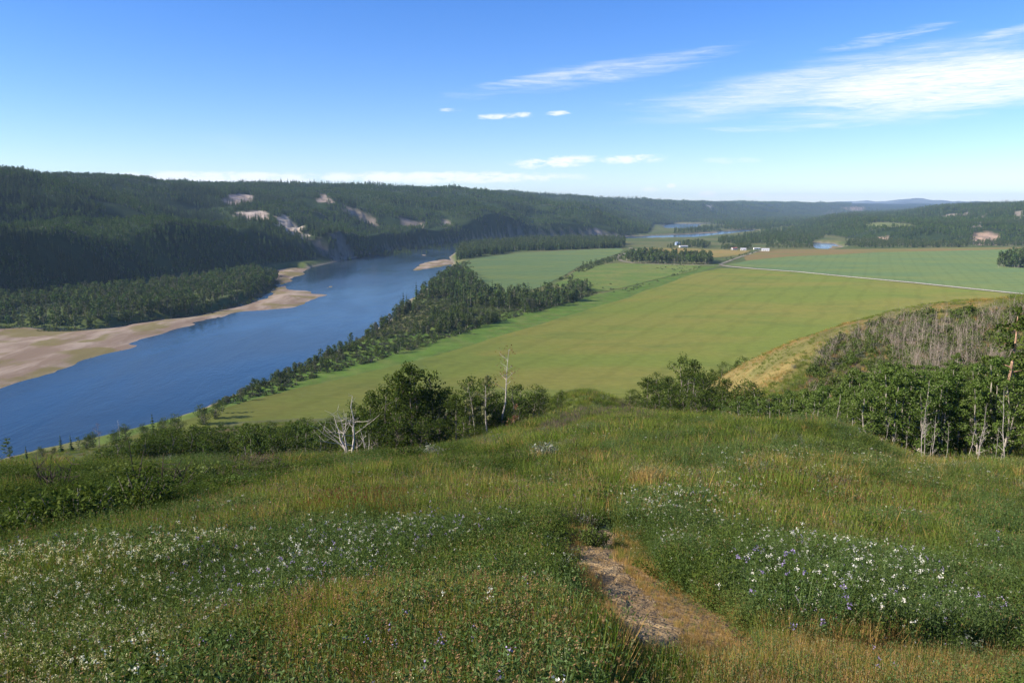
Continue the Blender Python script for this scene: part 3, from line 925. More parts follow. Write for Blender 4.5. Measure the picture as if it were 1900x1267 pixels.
M_VIOLET = leafy('violet_petal', (.30, .24, .42), (.40, .33, .50), None, .25, .2)
M_BROWNTWIG = leafy('purple_brown_twig', (.10, .068, .072), (.145, .10, .095), None, .1)

def wobble(p0, p1, n, amp, R):
    t = np.linspace(0, 1, n)[:, None]
    P = np.asarray(p0) * (1 - t) + np.asarray(p1) * t
    off = np.cumsum(R.normal(size=(n, 3)) * amp, 0); off[0] = 0
    off[:, 2] *= .25
    return P + off

def make_tree(seed, h, spread, tr, cb, nl, leaves, ls, leaf_m, bark_m, lean=.04, up=.8, narrow=1.0, extra_stems=0, round_=.75, sides=6, limb_k=.5, clump=.34):
    """broadleaf tree: (trunk mesh with limbs, crown mesh)"""
    R = np.random.default_rng(seed)
    T, C = MB(), MB()
    stems = [(np.zeros(3), np.array([R.normal() * lean * h, R.normal() * lean * h, h * .93]), tr)]
    for i in range(extra_stems):
        a = R.uniform(0, 6.28)
        stems.append((np.array([math.cos(a), math.sin(a), 0]) * R.uniform(.1, .4), np.array([math.cos(a) * h * .18, math.sin(a) * h * .18, h * R.uniform(.6, .85)]), tr * .7))
    cl = []
    for (b0, t0, r0) in stems:
        sink = b0.copy(); sink[2] = -.4
        P = wobble(sink, t0, 7, .018 * h, R)
        T.tube(P, np.linspace(r0 * 1.15, r0 * .18, 7), sides)
        hh = t0[2]
        for i in range(nl):
            f = cb + (1 - cb) * (i + R.uniform(0, .9)) / nl
            k = f * 6; i0 = min(int(k), 5); s0 = P[i0] + (P[i0 + 1] - P[i0]) * (k - i0)
            a = i * 2.4 + R.uniform(-.5, .5)
            q = (f - cb) / (1 - cb)
            prof = (math.sin(math.pi * min(.12 + .80 * q, 1.0)) ** round_)
            L = spread * prof * R.uniform(.65, 1.12)
            e = s0 + np.array([math.cos(a) * L, math.sin(a) * L, L * up * R.uniform(.35, 1.0)])
            T.tube(wobble(s0, e, 4, .03 * L, R), np.linspace(r0 * limb_k * (1.1 - f), .012, 4), 4)
            cl += [(e, 1.0), (s0 * .45 + e * .55, .85)]
        cl.append((t0 + np.array([0, 0, h * .03]), .8))
    per = max(4, int(leaves / len(cl)))
    for c, k in cl:
        cr = spread * clump * k * R.uniform(.8, 1.25)
        d = R.normal(size=(per, 3)); d /= np.linalg.norm(d, axis=1)[:, None]
        d *= (R.uniform(.25, 1, per) ** .5)[:, None] * cr
        d[:, 2] *= .8 * narrow
        C.leaves(c + d, ls, R, bias=d / (cr + 1e-6) * .9 + np.array([0, 0, .5]), aspect=.72)
    return T.build('trunk', [bark_m]), C.build('crown', [leaf_m])

def make_far(seed, h, w, lumps, per, ls, leaf_m, bark_m, cb=.25, narrow=1.0):
    """small broadleaf tree for the far valley: leaf clumps set about an egg-shaped crown, with gaps"""
    R = np.random.default_rng(seed)
    T, C = MB(), MB()
    T.tube([(0, 0, -.4), (R.normal() * .2, R.normal() * .2, h * .5), (R.normal() * .3, R.normal() * .3, h * .9)], [h * .013, h * .009, h * .003], 5)
    for i in range(lumps):
        f = (i + .5) / lumps
        z = h * (cb + (1 - cb) * f * .93)
        wr = w * math.sin(math.pi * min(.18 + .74 * f, 1)) ** .8
        a = i * 2.4 + R.uniform(-.4, .4)
        c0 = np.array([math.cos(a) * wr * .48, math.sin(a) * wr * .48, z])
        cr = np.array([w * .55, w * .55, w * .5 * narrow]) * R.uniform(.75, 1.2)
        d = R.normal(size=(per, 3)); d /= np.linalg.norm(d, axis=1)[:, None]
        C.leaves(c0 + d * cr * R.uniform(.55, 1, (per, 1)), ls, R, bias=d * 1.5 + np.array([0, 0, .5]), aspect=.8)
    return T.build('trunk', [bark_m]), C.build('crown', [leaf_m])

def make_dead(seed, h, tr, nb, wood, forks=1, twig=2, lean=.06, leaf=None, nleaf=0, spread=.28, cb=.35):
    """bare tree: (trunk mesh, branches mesh)"""
    R = np.random.default_rng(seed)
    T = MB(); BB = []
    tips = []
    for k in range(forks):
        B = MB(); BB.append(B)
        a = R.uniform(0, 6.28)
        top = np.array([math.cos(a) * lean * h * (1 + k), math.sin(a) * lean * h * (1 + k), h * (1 if k == 0 else R.uniform(.6, .85))])
        P = wobble((0, 0, -.4), top, 8, .016 * h, R)
        T.tube(P, np.linspace(tr * (1 if k == 0 else .75), tr * .12, 8), 6)
        for i in range(nb):
            f = cb + (1 - cb) * R.uniform(0, .95)
            q = f * 7; i0 = min(int(q), 6); s0 = P[i0] + (P[i0 + 1] - P[i0]) * (q - i0)
            a = R.uniform(0, 6.28); L = h * spread * (1.25 - f) * R.uniform(.5, 1.2)
            e = s0 + np.array([math.cos(a) * L, math.sin(a) * L, L * R.uniform(.15, 1.0)])
            Q = wobble(s0, e, 5, .05 * L, R)
            B.tube(Q, np.linspace(tr * .34 * (1.2 - f), tr * .06, 5), 4)
            for j in range(twig):
                m = Q[R.integers(2, 5)]
                d = R.normal(size=3); d[2] = abs(d[2]) * .6; d /= np.linalg.norm(d)
                B.tube([m, m + d * L * .25, m + d * L * .45 + np.array([0, 0, .05 * L])], [tr * .09, tr * .07, tr * .03], 3)
                tips.append(m + d * L * .45)
            tips.append(e)
    out_ = [('trunk', T.build('trunk', [wood]))] + [('branches', B.build('branches', [wood])) for B in BB]
    if leaf is not None:
        C = MB(); tips = np.array(tips)
        pick = tips[R.integers(0, len(tips), nleaf)] + R.normal(size=(nleaf, 3)) * h * .03
        C.leaves(pick, .16, R)
        out_.append(('crown', C.build('crown', [leaf])))
    return out_

def make_spruce(seed, h, w, tiers, nb, leaf_m, bark_m, per=3):
    R = np.random.default_rng(seed)
    T, C = MB(), MB()
    T.tube([(0, 0, -.4), (0, 0, h * .5), (0, 0, h * .97)], [h * .014, h * .009, h * .002], 5)
    for i in range(tiers):
        f = i / (tiers - 1)
        z = h * (.10 + .88 * f); L = w * (1 - f) ** .85 + .05 * w
        L *= R.uniform(.85, 1.1)
        n = max(4, int(nb * (1 - .6 * f)))
        for j in range(n):
            a = 6.283 * (j + R.uniform(-.3, .3)) / n + i * 1.1
            l = L * R.uniform(.7, 1.15)
            dx, dy = math.cos(a), math.sin(a)
            wd = l * .36
            dz = -l * R.uniform(.18, .42)
            V = [(0, 0, z + .06 * h), (dx * l * .6 - dy * wd, dy * l * .6 + dx * wd, z + dz * .6), (dx * l, dy * l, z + dz), (dx * l * .6 + dy * wd, dy * l * .6 - dx * wd, z + dz * .6)]
            C.add(V, [(0, 1, 2), (0, 2, 3)])
    return T.build('trunk', [bark_m]), C.build('crown', [leaf_m])

def make_shrub(seed, h, w, stems, leaves, ls, leaf_m, wood_m, bare=.0):
    R = np.random.default_rng(seed)
    T, C = MB(), MB()
    for i in range(stems):
        a = R.uniform(0, 6.28); rr = w * .5 * math.sqrt(R.uniform(0, 1))
        e = np.array([math.cos(a) * rr, math.sin(a) * rr, h * R.uniform(.6, 1.0) * (1 - .35 * (rr / (w * .5)) ** 2)])
        P = wobble(np.array([e[0] * .25, e[1] * .25, -.1]), e, 5, .03 * h, R)
        T.tube(P, np.linspace(.022, .005, 5) * max(h, .6), 4)
        n = int(leaves / stems)
        t = R.uniform(.25, 1.05, n) if leaves else np.zeros(0)
        if n:
            c = np.stack([np.interp(t, np.linspace(0, 1, 5), P[:, k]) for k in range(3)], 1) + R.normal(size=(n, 3)) * np.array([w * .11, w * .11, h * .07])
            c[:, 2] = np.maximum(c[:, 2], .03)
            C.leaves(c, ls, R, bias=(0, 0, .7))
        for j in range(int(bare)):
            m = P[R.integers(1, 5)]; d = R.normal(size=3); d[2] = abs(d[2]); d /= np.linalg.norm(d)
            T.tube([m, m + d * h * .2, m + d * h * .36], [.009 * h, .006 * h, .003 * h], 3)
    return T.build('stems', [wood_m]), (C.build('foliage', [leaf_m]) if leaves else None)

# ---- things
def plant(name, parts, label, cat, loc, rz=0.0, sc=1.0, group=None, tilt=(0, 0)):
    o = empty(name, loc, rz, sc if not isinstance(sc, tuple) else 1.0)
    if isinstance(sc, tuple): o.scale = sc
    o.rotation_euler = (tilt[0], tilt[1], rz)
    tag(o, label, cat, group)
    for nm, me in parts:
        if me is not None:
            c = obj(nm, me, o)
            if nm == 'branches': c['kind'] = 'stuff'      # twigs too fine to pick apart
    return o
def TP(t): return [('trunk', t[0]), ('crown', t[1])]
def SP(t): return [('stems', t[0]), ('foliage', t[1])]

def ground(x, y): return float(H([x], [y])[0])
def where(P):
    """ground spots seen at these pixels: (x, y, z, metres per photo pixel there)"""
    W = at(P)
    A = np.array(W); Z = H(A[:, 0], A[:, 1])
    out_ = []
    for (x, y), z in zip(W, Z):
        D = math.sqrt(x * x + y * y + (z - EYE) ** 2)
        out_.append((x, y, float(z), D / F_PX))
    return out_
def polar(px, r, py=700):
    v = pix_dir(px, py); h = math.hypot(v.x, v.y)
    return v.x / h * r, v.y / h * r
def top_z(px, py, r):
    v = pix_dir(px, py); return EYE + v.z / math.hypot(v.x, v.y) * r

# ---- geometry-nodes scatter for what nobody could count
def scatter(name, meshes, P, rz, sc, idx, label, tilt=0.0):
    n = len(P)
    if n == 0: return
    pc = bpy.data.collections.new(name + '_kinds')       # holds the plant shapes; not part of the scene
    for i, me in enumerate(meshes):
        pc.objects.link(bpy.data.objects.new('%s_kind_%s' % (name, chr(97 + i)), me))
    me = bpy.data.meshes.new(name)
    me.vertices.add(n); me.vertices.foreach_set('co', np.asarray(P, np.float32).ravel())
    rot = np.zeros((n, 3), np.float32); rot[:, 2] = rz
    if tilt: rot[:, 0] = rng.normal(0, tilt, n); rot[:, 1] = rng.normal(0, tilt, n)
    a = me.attributes.new('spin', 'FLOAT_VECTOR', 'POINT'); a.data.foreach_set('vector', rot.ravel())
    sc = np.asarray(sc, np.float32)
    if sc.ndim == 1: sc = np.repeat(sc[:, None], 3, 1)
    a = me.attributes.new('size', 'FLOAT_VECTOR', 'POINT'); a.data.foreach_set('vector', sc.ravel())
    a = me.attributes.new('pick', 'INT', 'POINT'); a.data.foreach_set('value', np.asarray(idx, np.int32))
    me.update()
    o = obj(name, me)
    tag(o, label, kind='stuff')
    ng = bpy.data.node_groups.new(name, 'GeometryNodeTree')
    ng.interface.new_socket('Geometry', in_out='INPUT', socket_type='NodeSocketGeometry')
    ng.interface.new_socket('Geometry', in_out='OUTPUT', socket_type='NodeSocketGeometry')
    gi = ng.nodes.new('NodeGroupInput'); go = ng.nodes.new('NodeGroupOutput')
    ins = ng.nodes.new('GeometryNodeInstanceOnPoints')
    ci = ng.nodes.new('GeometryNodeCollectionInfo')
    ci.inputs['Collection'].default_value = pc; ci.inputs['Separate Children'].default_value = True; ci.inputs['Reset Children'].default_value = True
    def attr(nm, typ):
        q = ng.nodes.new('GeometryNodeInputNamedAttribute'); q.data_type = typ; q.inputs['Name'].default_value = nm
        return [s for s in q.outputs if s.enabled and s.name == 'Attribute'][0]
    e2r = ng.nodes.new('FunctionNodeEulerToRotation')
    L = ng.links.new
    L(attr('spin', 'FLOAT_VECTOR'), e2r.inputs[0])
    L(gi.outputs[0], ins.inputs['Points']); L(ci.outputs[0], ins.inputs['Instance'])
    ins.inputs['Pick Instance'].default_value = True
    L(attr('pick', 'INT'), ins.inputs['Instance Index']); L(e2r.outputs[0], ins.inputs['Rotation']); L(attr('size', 'FLOAT_VECTOR'), ins.inputs['Scale'])
    L(ins.outputs[0], go.inputs[0])
    mo = o.modifiers.new('scatter', 'NODES'); mo.node_group = ng
    return o

def join_tree(parts):
    """trunk and crown of a small far tree as one mesh for the scatters"""
    bm = bmesh.new(); mats = []
    for nm, me in parts:
        k0 = len(bm.faces); bm.from_mesh(me); bm.faces.ensure_lookup_table()
        mats.append(me.materials[0])
        for f in bm.faces[k0:]: f.material_index = len(mats) - 1
    me = bpy.data.meshes.new('far_tree'); bm.to_mesh(me); bm.free()
    for m in mats: me.materials.append(m)
    return me

def poly_points(P, spacing, R):
    A = np.array(P); lo, hi = A.min(0), A.max(0)
    n = int((hi[0] - lo[0]) * (hi[1] - lo[1]) / spacing ** 2)
    q = R.uniform(lo, hi, (n, 2))
    return q[inside(q[:, 0], q[:, 1], P)]

# ================================================================ planting: the far valley
R4 = np.random.default_rng(5)
far_spruce = [join_tree(TP(make_spruce(100 + i, (15, 13, 17)[i], (2.7, 3.0, 2.8)[i], 9, 8, M_SPRUCE, M_GREYBARK))) for i in range(3)]
far_aspen = [join_tree(TP(make_far(110 + i, (11, 12.5, 9.5)[i], (2.5, 2.7, 2.3)[i], 7, 15, 1.25, M_HILLASPEN, M_BARK, .3))) for i in range(3)]
far_poplar = [join_tree(TP(make_far(120 + i, (11, 13, 9)[i], (2.5, 2.7, 2.5)[i], 7, 16, 1.2, M_BANKLEAF, M_BARK, .25))) for i in range(3)]
far_grey = [join_tree(TP(make_far(130 + i, (10, 12)[i], (2.0, 2.2)[i], 6, 12, 1.0, M_GREYLEAF, M_BARK, .35))) for i in range(2)]
FAR = far_spruce + far_aspen + far_poplar + far_grey     # 0-2 spruce, 3-5 aspen, 6-8 poplar, 9-10 grey
# the scatters pick their shapes in alphabetical order, which is the order given here

def bare_mask(x, y, grow=0.0):
    m = np.zeros(len(x), bool)
    nb, nc = fbm(x, y, 7, 4, 62), fbm(x, y, 26, 4, 63)
    wx = x + nb * 6 + nc * 9; wy = y + nc * 8
    for k, P_ in enumerate(BARE):
        q = np.array(P_); cx_, cy_ = q.mean(0); rr = np.hypot(q[:, 0] - cx_, q[:, 1] - cy_).max() + 60
        mk = np.hypot(x - cx_, y - cy_) < rr
        if mk.any():
            v = sdist(wx[mk], wy[mk], P_) > -3
            if k == len(BARE) - 1: v &= R4.uniform(size=v.sum() * 0 + len(v)) < .72
            m[mk] |= v
    for P_ in SCARS + [TERRACE]:
        m |= inside(x, y, P_)
    return m

def hill_points():
    pts, szs = [], []
    for (r0, r1, sp, k) in ((450, 1300, 5.0, .74), (1300, 2600, 6.0, .84), (2600, 5200, 10.0, 1.25), (5200, 9500, 18.0, 1.6)):
        a0, a1 = math.radians(-44), math.radians(42)
        n = int((a1 - a0) * (r1 * r1 - r0 * r0) / 2 / sp ** 2)
        a = R4.uniform(a0, a1, n); r = np.sqrt(R4.uniform(r0 * r0, r1 * r1, n))
        x, y = np.sin(a) * r, np.cos(a) * r
        s = sdist(x, y, LEFT_POLY); s2 = sdist(x, y, RIGHT_POLY)
        keep = ((s > 6) & (s < 1300)) | ((s2 > 10) & (s2 < 1150))
        if r0 > 5000: keep |= (r > 7800)
        keep &= ~((s2 > 900) & (R4.uniform(size=n) < .5))
        x, y, s, s2 = x[keep], y[keep], s[keep], s2[keep]
        bm_ = bare_mask(x, y)
        # the cut bank over the river and the dry upper slopes at right carry fewer trees
        thin = (s > 0) & (s < 55) & (y > 1280) & (y < 2000) & (R4.uniform(size=len(x)) < .72)
        dry = (s2 > 250) & (fbm(x, y, 90, 4, 61) > .10) & (R4.uniform(size=len(x)) < .55)
        gap = (fbm(x, y, 60, 3, 81) > .50)
        ok = ~(bm_ | thin | dry | gap)
        x, y, s, s2 = x[ok], y[ok], s[ok], s2[ok]
        pts.append(np.stack([x, y], 1)); szs.append(np.full(len(x), k))
    return np.concatenate(pts), np.concatenate(szs)
hp, hs_ = hill_points()
hz_ = H(hp[:, 0], hp[:, 1]) - .3
mixn = 1.3 * fbm(hp[:, 0], hp[:, 1], 190, 4, 91) + .6 * fbm(hp[:, 0], hp[:, 1], 45, 3, 92)
asp = (mixn + R4.normal(0, .18, len(hp))) > np.where(hz_ > 95, -.45, .02)
hidx = np.where(asp, R4.integers(3, 6, len(hp)), R4.integers(0, 3, len(hp)))
hsz = hs_ * R4.uniform(.55, 1.2, len(hp)) * (1 + .22 * fbm(hp[:, 0], hp[:, 1], 70, 3, 83))
scatter('hillside_forest', FAR, np.stack([hp[:, 0], hp[:, 1], hz_], 1), R4.uniform(0, 6.28, len(hp)), hsz, hidx, 'dense spruce and aspen forest covering the valley walls', .03)
print('hill trees', len(hp))

WOODS = [  # ground outline in photo pixels, spacing, kinds, size
    (flat([(-400, 640), (-400, 560), (0, 556), (200, 545), (350, 527), (480, 505), (520, 508), (505, 524), (470, 545), (425, 562), (370, 577), (300, 583), (215, 597), (150, 602), (0, 600)], -3), 4.6, (6, 7, 8, 8, 9, 10, 3, 4), .92),
    (flat([(848, 482), (846, 472), (860, 462), (900, 455), (960, 450), (1060, 447), (1160, 451), (1158, 460), (1050, 463.5), (960, 467), (900, 475)], 0), 6.0, (6, 7, 0, 1, 2), 1.3),
    (flat([(1170, 489), (1160, 482), (1175, 476), (1240, 478), (1300, 480), (1322, 486), (1318, 491), (1250, 490)], 0), 5.5, (6, 7, 8, 3, 9), 1.35),
    (flat([(1255, 455), (1300, 453), (1318, 456), (1312, 461), (1270, 459)], 0), 8, (6, 7, 0), 1.1),
    (flat([(1332, 461), (1395, 458), (1398, 462), (1340, 464.5)], 0), 9, (6, 7, 8), 1.0),
    (flat([(1235, 458), (1252, 457), (1250, 460.5), (1236, 461)], 0), 9, (6, 0), .8),
    (flat([(1330, 446), (1400, 436), (1480, 432), (1545, 434), (1510, 448), (1505, 456), (1420, 456), (1335, 451)], 0), 10, (6, 7, 0, 1, 3), 1.05),
    (flat([(1250, 432), (1330, 428), (1430, 426), (1430, 420), (1310, 423), (1250, 429)], 0), 14, (6, 0, 1, 2), 1.3),
    (flat([(1545, 449), (1600, 447), (1720, 450), (1900, 452), (2100, 456), (2100, 461), (1900, 456), (1750, 459.5), (1600, 460), (1560, 456)], 0), 8, (6, 7, 1, 9), .9),
    (flat([(1848, 497), (1856, 488), (1885, 481), (1930, 476), (2100, 480), (2100, 500), (1900, 498)], 0), 5.5, (6, 7, 8, 3), 1.6),
    (flat([(1235, 412), (1330, 407), (1420, 402), (1500, 397), (1580, 393), (1570, 404), (1500, 415), (1440, 423), (1400, 424), (1345, 419), (1300, 413)], 0), 17, (0, 1, 6, 3), 1.6),
    (flat([(1400, 434), (1500, 421), (1580, 416), (1660, 424), (1600, 440), (1545, 434), (1480, 431)], 0), 12, (0, 1, 6, 3), 1.3),
    (flat([(1420, 455), (1510, 458), (1508, 462), (1420, 462)], 0), 10, (7, 8, 9), .8),
    (flat([(1080, 494), (1100, 488), (1150, 478), (1158, 482), (1120, 492), (1090, 500)], 0), 9, (8, 6), .6),
]
P_, I_, S_ = [], [], []
for poly, sp, kinds, k in WOODS:
    q = poly_points(poly, sp, R4)
    if len(q) == 0: continue
    q = q[river_sd(q[:, 0], q[:, 1]) < -3]
    q = q[~(fbm(q[:, 0], q[:, 1], sp * 7, 2, 55) > .55)]
    P_.append(q); I_.append(R4.choice(kinds, len(q))); S_.append(k * R4.uniform(.62, 1.12, len(q)))
P_ = np.concatenate(P_); I_ = np.concatenate(I_); S_ = np.concatenate(S_)
scatter('valley_woods', FAR, np.column_stack([P_, H(P_[:, 0], P_[:, 1]) - .2]), R4.uniform(0, 6.28, len(P_)), S_, I_, 'poplar and spruce woods on the flats of the valley floor', .03)
print('valley trees', len(P_))

# bushes along the foot of the woods and over the rough pasture
bush_far = [join_tree(SP(make_shrub(140 + i, (1.8, 2.4, 1.5)[i], (2.6, 3.0, 2.4)[i], 6, 70, .6, (M_BANKLEAF, M_BUSH, M_GREYLEAF)[i], M_GREYBARK))) for i in range(3)]
def bushes():
    P, S, I = [], [], []
    for poly, sp, k, thr in (
        (flat([(0, 610), (150, 607), (300, 588), (370, 582), (470, 555), (515, 528), (520, 510), (500, 524), (430, 560), (300, 580), (150, 600), (0, 600)], -3), 4.0, 1.0, -.3),
        (flat([(1030, 527), (1085, 497), (1140, 488), (1230, 491), (1300, 493), (1290, 502), (1180, 528), (1130, 540)], 0), 14, .8, .1),
        (flat([(1100, 548), (1180, 530), (1300, 492), (1320, 490), (1200, 530), (1120, 558)], 0), 9, .8, .0),
        (flat([(840, 490), (870, 486), (880, 500), (850, 505)], -2), 5, .9, -.4),
        (flat([(1080, 494), (1152, 470), (1160, 474), (1090, 502), (1040, 522), (1036, 518)], 0), 6, 1.1, -.2),
        (flat([(1340, 480), (1400, 466), (1420, 465), (1350, 486)], 0), 8, .9, .0)):
        q = poly_points(poly, sp, R4)
        if len(q) == 0: continue
        q = q[(fbm(q[:, 0], q[:, 1], sp * 6, 2, 56) > thr) & (river_sd(q[:, 0], q[:, 1]) < -2)]
        P.append(q); S.append(k * R4.uniform(.5, 1.5, len(q))); I.append(R4.integers(0, 3, len(q)))
    P = np.concatenate(P)
    scatter('valley_bushes', bush_far, np.column_stack([P, H(P[:, 0], P[:, 1]) - .1]), R4.uniform(0, 6.28, len(P)), np.concatenate(S), np.concatenate(I), 'low bushes along the foot of the woods and over the rough pasture')
bushes()

# ---- the wooded strip along the near bank: the nearest 300 one by one, the rest as stuff
bank_protos = [TP(make_far(200 + i, (11, 9, 12.5, 8.5)[i], (2.4, 2.5, 2.3, 2.2)[i], 10, 34, .72, (M_BANKLEAF, M_BUSH, M_BANKLEAF, M_GREYLEAF)[i], M_BARK, .2)) for i in range(4)]
bank_spruce = [TP(make_spruce(210 + i, 12.5, 1.9, 9, 8, M_SPRUCE, M_GREYBARK)) for i in range(2)]
bank_snag = [make_dead(220 + i, (8, 6.5, 9.5)[i], .11, 8, M_PINKWOOD, 2, 1, .05) for i in range(3)]
STRIP = flat([(400, 752), (450, 722), (560, 675), (650, 626), (720, 597), (760, 562), (800, 532), (835, 505), (858, 503), (880, 520), (902, 547), (930, 552), (1000, 545), (1080, 533), (1108, 546), (1066, 562), (960, 590), (900, 607),
              (800, 642), (700, 672), (600, 700), (480, 745), (420, 760)], -1)
q = poly_points(STRIP, 5.6, R4)
q = q[river_sd(q[:, 0], q[:, 1]) < -1.5]
gapn = fbm(q[:, 0], q[:, 1], 38, 2, 57)
glade = inside(q[:, 0], q[:, 1], flat([(742, 605), (775, 572), (830, 557), (865, 552), (850, 565), (800, 580), (765, 607)], 0))
q = q[(gapn < .36) & ~(glade & (R4.uniform(size=len(q)) < .85))]
q = q[np.argsort(np.hypot(q[:, 0], q[:, 1]))]
edge = seg_dist(q[:, 0], q[:, 1], flat([(420, 760), (480, 745), (600, 700), (700, 672), (800, 642), (900, 607)], 0), closed=False)
qz = H(q[:, 0], q[:, 1]) - .15
near_first = np.hypot(q[:, 0], q[:, 1])
rest_P, rest_I, rest_S = [], [], []
n_ind = 0
for i, (x, y) in enumerate(q):
    u = R4.uniform()
    small = .38 + .70 * min(1, max(0, (near_first[i] - 330) / 330))
    sc = small * R4.uniform(.6, 1.1)
    snag = edge[i] < 9 and u < .62
    if n_ind < 300:
        n_ind += 1
        if snag:
            plant('dead_sapling', bank_snag[R4.integers(0, 3)], 'grey leafless sapling along the field edge of the riverbank wood', 'dead tree', (x, y, qz[i]), R4.uniform(0, 6.28), sc * .8, 'dead saplings edging the riverbank wood')
        elif u > .96:
            plant('spruce_tree', bank_spruce[R4.integers(0, 2)], 'dark spruce standing among the riverbank poplars', 'tree', (x, y, qz[i]), R4.uniform(0, 6.28), sc, 'spruces in the riverbank wood')
        else:
            k = int(R4.integers(0, 4)); px_ = CX + F_PX * x / (y * math.cos(PITCH) + EYE * math.sin(PITCH))
            wh = ('in the thin downstream tail of the riverbank wood' if px_ < 560 else 'in the middle stretch of the riverbank wood' if px_ < 700 else 'at the broad upstream end of the riverbank wood')
            lb = ('dark leafy poplar ', 'low dark green willow ', 'taller narrow dark poplar ', 'grey leaved pale poplar ')[k] + wh
            flat_ = 1.0 + .35 * max(0, 1 - (near_first[i] - 330) / 300)
            plant('poplar_tree', bank_protos[k], lb, 'tree', (x, y, qz[i]), R4.uniform(0, 6.28), (sc * flat_, sc * flat_, sc / flat_ ** .5), lb.replace('poplar', 'poplars').replace('willow', 'willows'))
    else:
        rest_P.append((x, y, qz[i])); rest_I.append(int(R4.choice([6, 7, 8, 3, 0, 9])) if not snag else 10); rest_S.append(sc * R4.uniform(.85, 1.1))
if rest_P:
    scatter('riverbank_trees', FAR, np.array(rest_P), R4.uniform(0, 6.28, len(rest_P)), rest_S, rest_I, 'farther trees of the wooded strip along the near riverbank')
print('bank', len(q))
bq = poly_points(STRIP, 2.9, R4); bq = bq[(river_sd(bq[:, 0], bq[:, 1]) < -1)]
scatter('riverbank_bushes', bush_far, np.column_stack([bq, H(bq[:, 0], bq[:, 1]) - .1]), R4.uniform(0, 6.28, len(bq)), R4.uniform(.45, 1.35, len(bq)), R4.choice([0, 0, 1, 2, 2], len(bq)), 'low green bushes filling the riverbank wood')

# ---- farmstead
M_WHITEWALL = plain('white_siding', (.74, .72, .68), .8, .05, 1.0)
M_ROOFGREY = plain('grey_roofing', (.42, .42, .43), .7, .1, 1.0)
M_ROOFRED = plain('red_roofing', (.34, .13, .09), .8, .1, 1.0)
M_WINDOW = plain('dark_window', (.03, .035, .045), .15, .05, 1.0, spec=.5)
M_DOOR = plain('dark_door', (.12, .09, .07), .6, .1, 1.0)
M_BLUESHED = plain('blue_grey_cladding', (.22, .28, .38), .7, .08, 1.0)
def box(mb, x0, x1, y0, y1, z0, z1, mi=0):
    mb.add([(x0, y0, z0), (x1, y0, z0), (x1, y1, z0), (x0, y1, z0), (x0, y0, z1), (x1, y0, z1), (x1, y1, z1), (x0, y1, z1)],
           [(0, 3, 2, 1), (4, 5, 6, 7), (0, 1, 5, 4), (1, 2, 6, 5), (2, 3, 7, 6), (3, 0, 4, 7)], mi)
def house(name, label, cat, px, py, L, Wd, Hh, rh, wall, roof, rz, nwin=3, group=None):
    x, y = flat([(px, py)], 0)[0]
    o = empty(name, (x, y, ground(x, y) - .1), rz); tag(o, label, cat, group)
    m = MB(); box(m, -L / 2, L / 2, -Wd / 2, Wd / 2, 0, Hh)
    for sx in (-1, 1):   # gables
        m.add([(sx * L / 2, -Wd / 2, Hh), (sx * L / 2, Wd / 2, Hh), (sx * L / 2, 0, Hh + rh)], [(0, 1, 2)])
    obj('wall', m.build('wall', [wall]), o)
    m = MB(); e = .4; s = rh / (Wd / 2)
    for sy in (-1, 1):
        a = [(-L / 2 - e, sy * (Wd / 2 + e), Hh - e * s + .03), (L / 2 + e, sy * (Wd / 2 + e), Hh - e * s + .03), (L / 2 + e, 0, Hh + rh + .03), (-L / 2 - e, 0, Hh + rh + .03)]
        b_ = [(p[0], p[1], p[2] + .16) for p in a]
        m.add(a + b_, [(0, 1, 2, 3), (4, 5, 6, 7), (0, 1, 5, 4), (1, 2, 6, 5), (2, 3, 7, 6), (3, 0, 4, 7)])
    obj('roof', m.build('roof', [roof]), o)
    m = MB(); box(m, -.5, .5, -Wd / 2 - .05, -Wd / 2 + .05, 0, 2.1); obj('door', m.build('door', [M_DOOR]), o)
    wm = None
    for i in range(nwin):
        xx = -L / 2 + L * (i + .5) / nwin
        if abs(xx) < 1.2: xx += 1.8
        if wm is None:
            m = MB(); box(m, -.7, .7, -.05, .05, 0, 1.1); wm = m.build('window', [M_WINDOW])
        w = obj('window', wm, o); w.location = (xx, -Wd / 2 - .01, 1.1)
    return o
house('shed', 'long low white shed at the near edge of the farm trees', 'shed', 1268, 459, 17, 7, 2.6, 1.2, M_WHITEWALL, M_ROOFGREY, .15, 4)
house('farmhouse', 'small white farmhouse with red roof beside the farm trees', 'house', 1362, 463.5, 10, 7, 3, 2, M_WHITEWALL, M_ROOFRED, .3, 3)
house('farmhouse', 'white farmhouse with grey roof next to the red roofed one', 'house', 1379, 465, 10, 7, 3, 2, M_WHITEWALL, M_ROOFGREY, -.2, 3)
house('trailer', 'narrow white trailer home at the top of the dirt track', 'trailer', 1404, 463, 13, 4, 2.9, .5, M_WHITEWALL, M_WHITEWALL, .1, 3)
house('barn', 'white barn with grey roof nearest the green crop field', 'barn', 1420, 466, 14, 8, 3.2, 2.2, M_WHITEWALL, M_ROOFGREY, -.3, 2)
house('shed', 'blue-grey shed half hidden left of the long white shed', 'shed', 1257, 455, 9, 8, 5.0, 2.5, M_BLUESHED, M_BLUESHED, .3, 1)
def pole():
    x, y = flat([(1252, 492)], 0)[0]
    o = empty('utility_pole', (x, y, -.2)); tag(o, 'thin pale utility pole beside the winding road and small wood', 'pole')
    m = MB(); m.tube([(0, 0, 0), (0, 0, 9.5)], [.17, .11], 8); obj('mast', m.build('mast', [M_DEADWOOD]), o)
    m = MB(); box(m, -1.1, 1.1, -.06, .06, 8.7, 8.85); obj('crossarm', m.build('crossarm', [M_DEADWOOD]), o)
pole()

